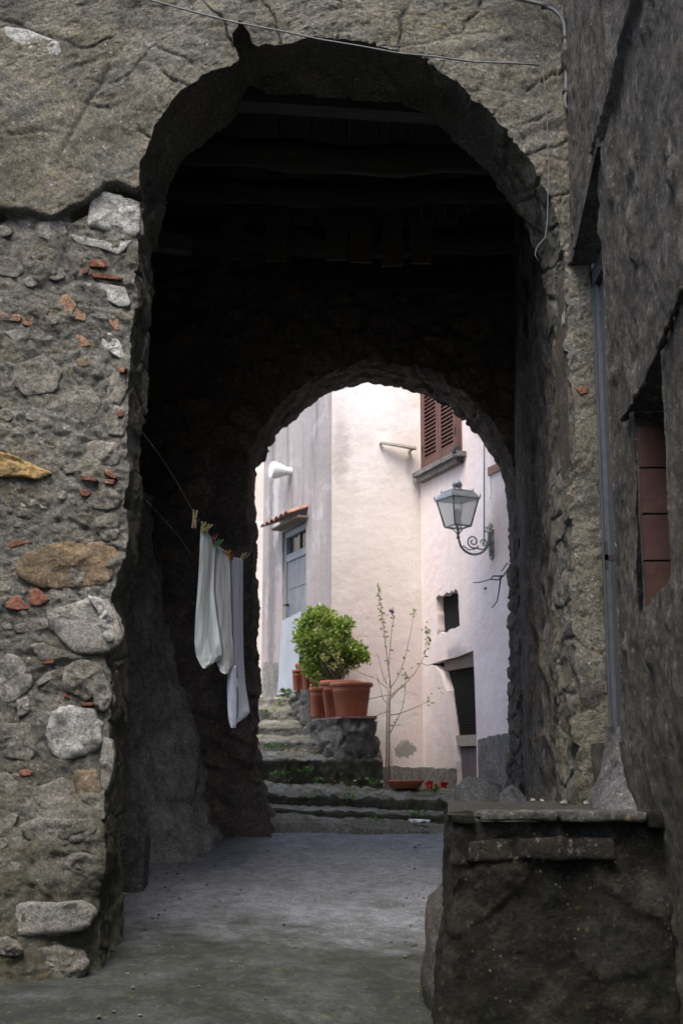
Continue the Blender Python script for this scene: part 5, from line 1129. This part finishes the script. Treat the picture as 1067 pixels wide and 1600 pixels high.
mb_pts = [(W(rb.gauss(475, 16), rb.gauss(1176, 4), 13.6) + Vector((0, 0, .01)), (rb.gauss(0, 1), rb.gauss(0, 1), rb.uniform(0, .4))) for _ in range(30)] + [(W(rb.uniform(400, 500), rb.uniform(1130, 1150), 14.2), (rb.gauss(0, 1), rb.gauss(0, 1), .2)) for _ in range(14)] + [(W(rb.uniform(420, 640), rb.uniform(1216, 1232), 12.9), (rb.gauss(0, 1), rb.gauss(0, 1), .2)) for _ in range(26)]
o = leaves(mb_pts, m_plain('dry_leaf', (0.33, 0.26, 0.17), .9, .3), 'dry_leaves', None, .045, .015, rb); tag(o, 'scattered pale dry leaves lying on the steps', 'dry leaves', kind='stuff')
leafd = thing('green_leaf', 'single bright green leaf lying on the second step', 'leaf', W(586, 1281, 11.75)); leaves([(W(584, 1281, 11.7), (1, 0, .4)), (W(584, 1281, 11.7), (.6, -.5, .6))], MAT['weed'], 'blade', leafd, .07, .022, rb)
p = W(656, 1286, 11.72); mb = MB(); V = [(p.x + .09 * math.cos(k) * (1 + .2 * math.sin(k * 3)), p.y + .05 * math.sin(k), p.z + .012 + .012 * math.sin(k * 5)) for k in np.linspace(0, 2 * math.pi, 12)[:-1]]; V2 = [(x_, y_, z_ + .012) for x_, y_, z_ in V]
mb.add(V + V2, [tuple(range(11))[::-1], tuple(range(11, 22))] + [(i, (i + 1) % 11, (i + 1) % 11 + 11, i + 11) for i in range(11)]); o = mb.done('crumpled_paper', MAT['paper'], None, base=p); tag(o, 'white crumpled scrap of paper on the lowest step', 'litter')
rg = random.Random(5); V = []; F = []
for k in range(260):
    y_ = rg.uniform(6.0, 11.1); e = rg.random()
    x_ = rg.uniform(-1.9, .45) if e < .4 else (.42 - abs(rg.gauss(0, .10)) + .05 * (y_ - 6) if e < .7 else -1.15 - .05 * (y_ - 7) + abs(rg.gauss(0, .10)))
    z_ = float(gz(y_)) + .022 * float(fbm(np.array([[x_ * 1.3, y_ * 1.3, float(gz(y_)) * 1.3]]), 4, 3)[0]) + (0.10 * float(ss(0.35, -1.0, x_) * ss(8.6, 7.2, y_) * ss(4.5, 6.5, y_))); q = rg.choice([.004, .006, .006, .009, .014]); b = len(V)
    for (a_, b_, c_) in ((1, 0, 0), (0, 1, 0), (-1, 0, 0), (0, -1, 0), (0, 0, .8), (0, 0, -.8)): V.append((x_ + q * a_ * rg.uniform(.6, 1.3), y_ + q * b_ * rg.uniform(.6, 1.3), z_ + q * .4 + q * c_ * rg.uniform(.5, 1)))
    F += [(b, b + 1, b + 4), (b + 1, b + 2, b + 4), (b + 2, b + 3, b + 4), (b + 3, b, b + 4), (b + 1, b, b + 5), (b + 2, b + 1, b + 5), (b + 3, b + 2, b + 5), (b, b + 3, b + 5)]
o = mesh('grit', V, F, MAT['rside'], None, False); tag(o, 'loose grit and crumbs of mortar scattered on the passage paving', 'grit', kind='stuff')
# dry twig at the right side of rear arch
TW = thing('dry_twig', 'bare dark twig poking out from the right jamb of the rear arch', 'twig', W(797, 890, 12.1))
mb = MB()
for pth in ([(806, 870), (797, 884), (786, 900), (778, 906), (766, 905), (750, 910), (738, 910)], [(797, 884), (792, 880), (783, 893)], [(782, 902), (779, 925), (776, 940), (768, 950)], [(786, 900), (770, 900), (765, 906)], [(800, 912), (806, 911), (812, 908)], [(793, 890), (800, 893), (806, 880)]):
    mb.tube([W(a_, b_, 12.1) for a_, b_ in pth], [.009 - .006 * k / len(pth) for k in range(len(pth))], 5)
mb.done('twig', MAT['darkwire'], TW, True)

# ------------------------------------------------------------------ wall lantern
sL, zL = FR.px(768, 845); PLT = FR.pt(sL, zL); Nn = Vector((FR.N[0], FR.N[1], 0)); 
LM = thing('wall_lantern', 'grey iron street lantern with frosted panes on a scrolled wall bracket', 'street lamp', PLT)
mb = MB()
pr = [(.16, .0), (.19, .02), (.17, .05), (.20, .09), (.15, .12)]
pts_ = [(-.03, -.19), (.0, -.205), (.03, -.19), (.035, -.13), (.055, -.11), (.04, -.06), (.05, 0), (.04, .06), (.055, .11), (.035, .13), (.03, .17), (0, .195), (-.03, .17), (-.035, .13), (-.055, .11), (-.04, .06), (-.05, 0), (-.04, -.06), (-.055, -.11), (-.035, -.13)]
FR.poly(mb, [(sL + a, zL + b) for a, b in pts_], 0, .02); FR.poly(mb, [(sL + a * .5, zL + b * .8) for a, b in pts_], .02, .035)
mb.done('wall_plate', MAT['metal'], LM)
R0 = lambda o_, z_: PLT + Nn * o_ + Vector((0, 0, z_))
lc = W(714, 800, PLT.y - .13); off = .385
mb = MB(); arm = []
for k in range(19):
    an = math.pi * (k / 18); arm.append(R0(.215 + .17 * math.cos(math.pi - an) * (1 if 1 else 1), -.0 - .165 * math.sin(an) - .0))
arm = [R0(.03, .13), R0(.035, .06)] + [R0(.21 - .175 * math.cos(math.pi * k / 18), .02 - .175 * math.sin(math.pi * k / 18)) for k in range(0, 16)] + [R0(off, 0.0 + .02)]
mb.tube(arm, .0125, 8)
sp = [R0(.215 + (.075 - .06 * k / 24) * math.cos(math.pi * 1.2 + k * .42), -.02 + (.075 - .06 * k / 24) * math.sin(math.pi * 1.2 + k * .42)) for k in range(25)]; mb.tube(sp, .008, 6)
sp = [R0(.09 + (.045 - .035 * k / 18) * math.cos(k * .45), -.03 + (.045 - .035 * k / 18) * math.sin(k * .45)) for k in range(19)]; mb.tube(sp, .007, 6)
sp = [R0(.06 + (.04 - .03 * k / 18) * math.cos(k * .45 + 2), .12 + (.04 - .03 * k / 18) * math.sin(k * .45 + 2)) for k in range(19)]; mb.tube(sp, .007, 6)
mb.tube([R0(.05, -.05), R0(.10, -.10), R0(.16, -.09), R0(.22, -.09)], .008, 6); mb.tube([R0(.20, -.10), R0(.27, -.11), R0(.33, -.07), R0(.34, -.10)], .007, 6)
mb.done('bracket', MAT['metal'], LM, True)
bc = R0(off, 0.0); rot = math.atan2(FR.N[1], FR.N[0]) + R(45 + 8)
KL = 0.78
def ring(h, z): return [bc + Vector((h * KL * math.cos(rot + math.pi / 2 * k), h * KL * math.sin(rot + math.pi / 2 * k), z * KL + .02)) for k in range(4)]
mb = MB(); mb.lathe([(a_ * KL, b_ * KL + .02) for a_, b_ in ((0, -.03), (.02, -.03), (.028, -.01), (.02, .0), (.014, .02), (.014, .07), (.026, .09), (.014, .11), (.01, .17))], bc, 12)
lo, hi = ring(.175, .135), ring(.285, .50)
for k in range(4):
    mb.tube([bc + Vector((0, 0, .035)), lo[k] * .35 + bc * .65 + Vector((0, 0, .055)) * 1, lo[k]], .007, 6); mb.tube([lo[k], lo[(k + 1) % 4]], .009, 6); mb.tube([lo[k], hi[k]], .010, 6); mb.tube([hi[k], hi[(k + 1) % 4]], .009, 6)
mb.done('lantern_frame', MAT['metal'], LM, True)
mb = MB(); lo2, hi2 = ring(.170, .138), ring(.278, .495)
for k in range(4):
    a_, b_, c_, d_ = lo2[k], lo2[(k + 1) % 4], hi2[(k + 1) % 4], hi2[k]; mb = MB(); mb.add([a_, b_, c_, d_], [(0, 1, 2, 3)]); mb.done('glass_pane', MAT['frost'], LM)
mb = MB(); mb.lathe([(a_ * KL, b_ * KL + .02) for a_, b_ in ((.02, .16), (.045, .19), (.05, .3), (.03, .36), (.012, .38))], bc, 14); mb.done('bulb', MAT['white_vent'], LM, True)
mb = MB(); r1, r2, r3, r4 = ring(.315, .495), ring(.31, .51), ring(.215, .60), ring(.12, .625)
V = r1 + r2 + r3 + r4; F = [(3, 2, 1, 0)] + [(4 * j + k, 4 * j + (k + 1) % 4, 4 * j + 4 + (k + 1) % 4, 4 * j + 4 + k) for j in range(3) for k in range(4)] + [(12, 13, 14, 15)]; mb.add(V, F)
mb.tube([r3[0], r3[1], r3[2], r3[3], r3[0]], .007, 6)
for k in range(4): mb.tube([r2[k], r2[k] + Vector((0, 0, .035))], .006, 5); mb.tube([r3[k], r3[k] + Vector((0, 0, .03))], .005, 5)
mb.done('lantern_roof', MAT['metal'], LM)
mb = MB(); mb.lathe([(a_ * KL, b_ * KL + .02) for a_, b_ in ((.085, .615), (.075, .635), (.055, .65), (.055, .665), (.066, .675), (.070, .70), (.060, .73), (.04, .75), (.012, .762), (.004, .775))], bc, 20); mb.done('finial', MAT['metal'], LM, True)

# ------------------------------------------------------------------ washing line
LA = W(214, 664, 7.5); 
line = [W(214, 664, 7.5), W(246, 706, 7.85), W(275, 750, 8.2), W(300, 796, 8.5), W(318, 822, 8.65), W(338, 850, 8.85), W(357, 868, 9.1), W(376, 874, 9.45), W(386, 870, 10.2), W(392, 862, 11.2)]
WL = thing('washing_line', 'thin washing line strung along the left side of the dark passage', 'washing line', line[0]); mb = MB(); mb.tube(line, .0035, 6); mb.done('line', MAT['cable'], WL, True)
l2 = [W(208, 745, 7.6), W(222, 772, 8.0), W(236, 790, 8.4), W(256, 812, 8.9), W(280, 838, 9.5), W(300, 868, 10.2)]
WL2 = thing('slack_cord', 'faint slack cord hanging below the washing line in the dark', 'cord', l2[0]); mb = MB(); mb.tube(l2, .003, 6); mb.done('cord', MAT['darkwire'], WL2, True)
def garment(label, rows, yl, yr, mat, amp, waves, seed):
    """rows: (py_left, py_right, px_left, px_right) from the line down to the hem"""
    nr, nc = 60, 30; R_ = np.array(rows, float); t_ = np.linspace(0, len(R_) - 1, nr); ri = np.arange(len(R_)); V = []
    G = np.stack([np.interp(t_, ri, R_[:, k]) for k in range(4)], -1)
    for _ in range(2): G[1:-1] = G[1:-1] * .5 + (G[:-2] + G[2:]) * .25
    for i in range(nr):
        for j in range(nc):
            f = j / (nc - 1); g = i / (nr - 1); px_ = G[i, 2] * (1 - f) + G[i, 3] * f; py_ = G[i, 0] * (1 - f) + G[i, 1] * f
            a_ = amp * (0.25 + g) * math.sin(f * waves * math.pi * 2 + seed + 1.2 * math.sin(g * 3 + seed)) + amp * .4 * math.sin(f * waves * 4.7 + g * 5 + seed * 2)
            a_ += 0.007 * (math.exp(-((g - .90) / .008) ** 2) + math.exp(-((g - .865) / .008) ** 2)) + 0.006 * math.exp(-((f - .5 - .04 * math.sin(g * 6)) / .03) ** 2) + 0.004 * math.sin(g * 23 + f * 9 + seed) * math.sin(f * 7 + seed)
            V.append(W(px_ + 0, py_, yl * (1 - f) + yr * f + a_))
    V = np.array([list(p) for p in V]); V2 = V + np.array([0.012, 0.03, 0])
    F = grid_faces(nr, nc); F2 = grid_faces(nr, nc, True) + len(V); rim = []
    idx = lambda i, j: i * nc + j
    bd_ = [idx(0, j) for j in range(nc)] + [idx(i, nc - 1) for i in range(1, nr)] + [idx(nr - 1, j) for j in range(nc - 2, -1, -1)] + [idx(i, 0) for i in range(nr - 2, 0, -1)]
    n_ = len(V); rim = [(bd_[k], bd_[(k + 1) % len(bd_)], bd_[(k + 1) % len(bd_)] + n_, bd_[k] + n_) for k in range(len(bd_))]
    tp_ = V[nc // 2]
    o = mesh('garment', np.concatenate([V, V2]), F.tolist() + F2.tolist() + rim, mat, None, base=tuple(tp_)); tag(o, label, 'laundry', 'laundry on the washing line'); return o
garment('pale greenish garment pegged nearest the viewer on the washing line',
        [(822, 848, 314, 337), (870, 870, 312, 335), (920, 920, 309, 333), (960, 965, 306, 338), (1000, 1000, 304, 343), (1022, 1015, 306, 346), (1035, 1024, 311, 346), (1044, 1030, 317, 340)], 8.63, 8.85, MAT['cloth1'], .022, 1.3, 1.0)
garment('greyish white garment in the middle of the washing line',
        [(848, 868, 335, 358), (900, 900, 335, 359), (950, 955, 338, 361), (1000, 1000, 338, 362), (1035, 1030, 338, 363), (1050, 1040, 345, 362), (1053, 1048, 350, 358)], 8.87, 9.1, MAT['cloth2'], .016, 1.1, 2.3)
garment('long bluish white garment with two uneven ends hanging farthest along the line',
        [(868, 873, 357, 377), (920, 920, 358, 377), (980, 980, 357, 377), (1030, 1030, 357, 378), (1070, 1070, 355, 381), (1100, 1100, 356, 386), (1120, 1112, 357, 388), (1134, 1119, 362, 383)], 9.12, 9.45, MAT['cloth3'], .018, 1.0, 0.4)
mb = None
garment('narrow white sleeve end dangling lowest below the long bluish garment', [(1040, 1040, 356, 368), (1080, 1080, 355, 369), (1110, 1110, 356, 369), (1128, 1128, 358, 368), (1137, 1137, 361, 365)], 9.11, 9.18, MAT['cloth3'], .012, 1.0, 0.4)
bpy.data.objects['garment.003'].parent = bpy.data.objects['garment.002']; o = bpy.data.objects['garment.003']; o.location = o.location - bpy.data.objects['garment.002'].location; o.name = 'leg_end'
for k in ('label', 'category', 'group'): del o[k]
def peg(px_, py_, Y, mat, lab, tilt, h=.058):
    p = W(px_, py_, Y); o = thing('clothes_peg', lab, 'clothes peg', p, 'clothes pegs on the washing line'); s = math.sin(tilt)
    for sg in (-1, 1):
        mb = MB(); a_ = p + Vector((sg * .012 + s * .035, sg * .006, h * .55)); m_ = p + Vector((sg * .006, sg * .004, 0)); b_ = p + Vector((sg * .010 - s * .035, sg * .004, -h * .6))
        mb.tube([a_, m_, b_], [.006, .0075, .006], 4); mb.done('prong', MAT[mat], o)
    mb = MB(); mb.tube([p + Vector((-.014, 0, 0)), p + Vector((.014, 0, 0))], .006, 8); mb.done('spring', MAT['cable'], o)
peg(304, 810, 8.53, 'pegwood', 'wooden clothes peg hanging alone before the first garment', 0.1, .11)
peg(318, 822, 8.62, 'pegyellow', 'yellow green peg at near corner of the first garment', 0.1); peg(324, 826, 8.67, 'pegyellow', 'tilted yellow peg just right of the near corner peg', 0.8)
peg(335, 842, 8.8, 'pegred', 'dark red peg between first and middle garments', 0.4); peg(341, 850, 8.86, 'peggreen', 'green peg at near corner of the middle garment', 0.7)
peg(356, 866, 9.07, 'pegorange', 'orange peg at far corner of the middle garment', 0.2); peg(362, 868, 9.12, 'pegred', 'dark red peg on the long bluish garment next to the orange peg', 0.2); peg(379, 870, 9.46, 'pegwood', 'dim wooden peg at far end of the long bluish garment', 0.5)

# ------------------------------------------------------------------ cables on the facade
def fac(px_, py_, o=0.0, off=0.012):
    p = W(px_, py_, YF - .1); return Vector((p.x, YF - .125 - off + o, p.z))
CA = thing('facade_cable', 'grey cable running along above the big arch', 'cable', fac(400, 50)); mb = MB()
mb.tube([fac(a_, b_) for a_, b_ in ((190, -6), (245, 8), (310, 26), (370, 41), (430, 52), (500, 67), (560, 77), (620, 88), (680, 94), (740, 102), (800, 104), (842, 107))], .0052, 6); mb.done('cable', MAT['cable'], CA, True)
CB = thing('thin_wire', 'thin wire dropping from the cable down the right side of the arch', 'wire', fac(850, 110)); mb = MB()
mb.tube([fac(a_, b_) for a_, b_ in ((838, 106), (846, 112), (850, 150), (853, 200), (856, 260), (854, 310), (853, 350), (850, 375), (842, 384), (836, 392), (834, 402), (840, 412))], .0035, 6); mb.done('wire', MAT['cable'], CB, True)
CC = thing('conduit', 'grey conduit bent down the corner of the wall at top right', 'conduit', fac(880, 60)); mb = MB()
mb.tube([fac(a_, b_, 0, .02) for a_, b_ in ((770, -8), (800, 3), (845, 14), (862, 22), (873, 32), (879, 45), (881, 80), (882, 120), (882, 150), (880, 162), (881, 172), (887, 180))], .0115, 8); mb.done('pipe', MAT['cable'], CC, True)
for a_, b_ in ((849, 15), (882, 65), (882, 148)):
    mb = MB(); p = fac(a_, b_, 0, .02); mb.box(p.x - .02, p.x + .02, p.y - .014, p.y + .03, p.z - .008, p.z + .008); mb.done('clip', MAT['black_metal'], CC)
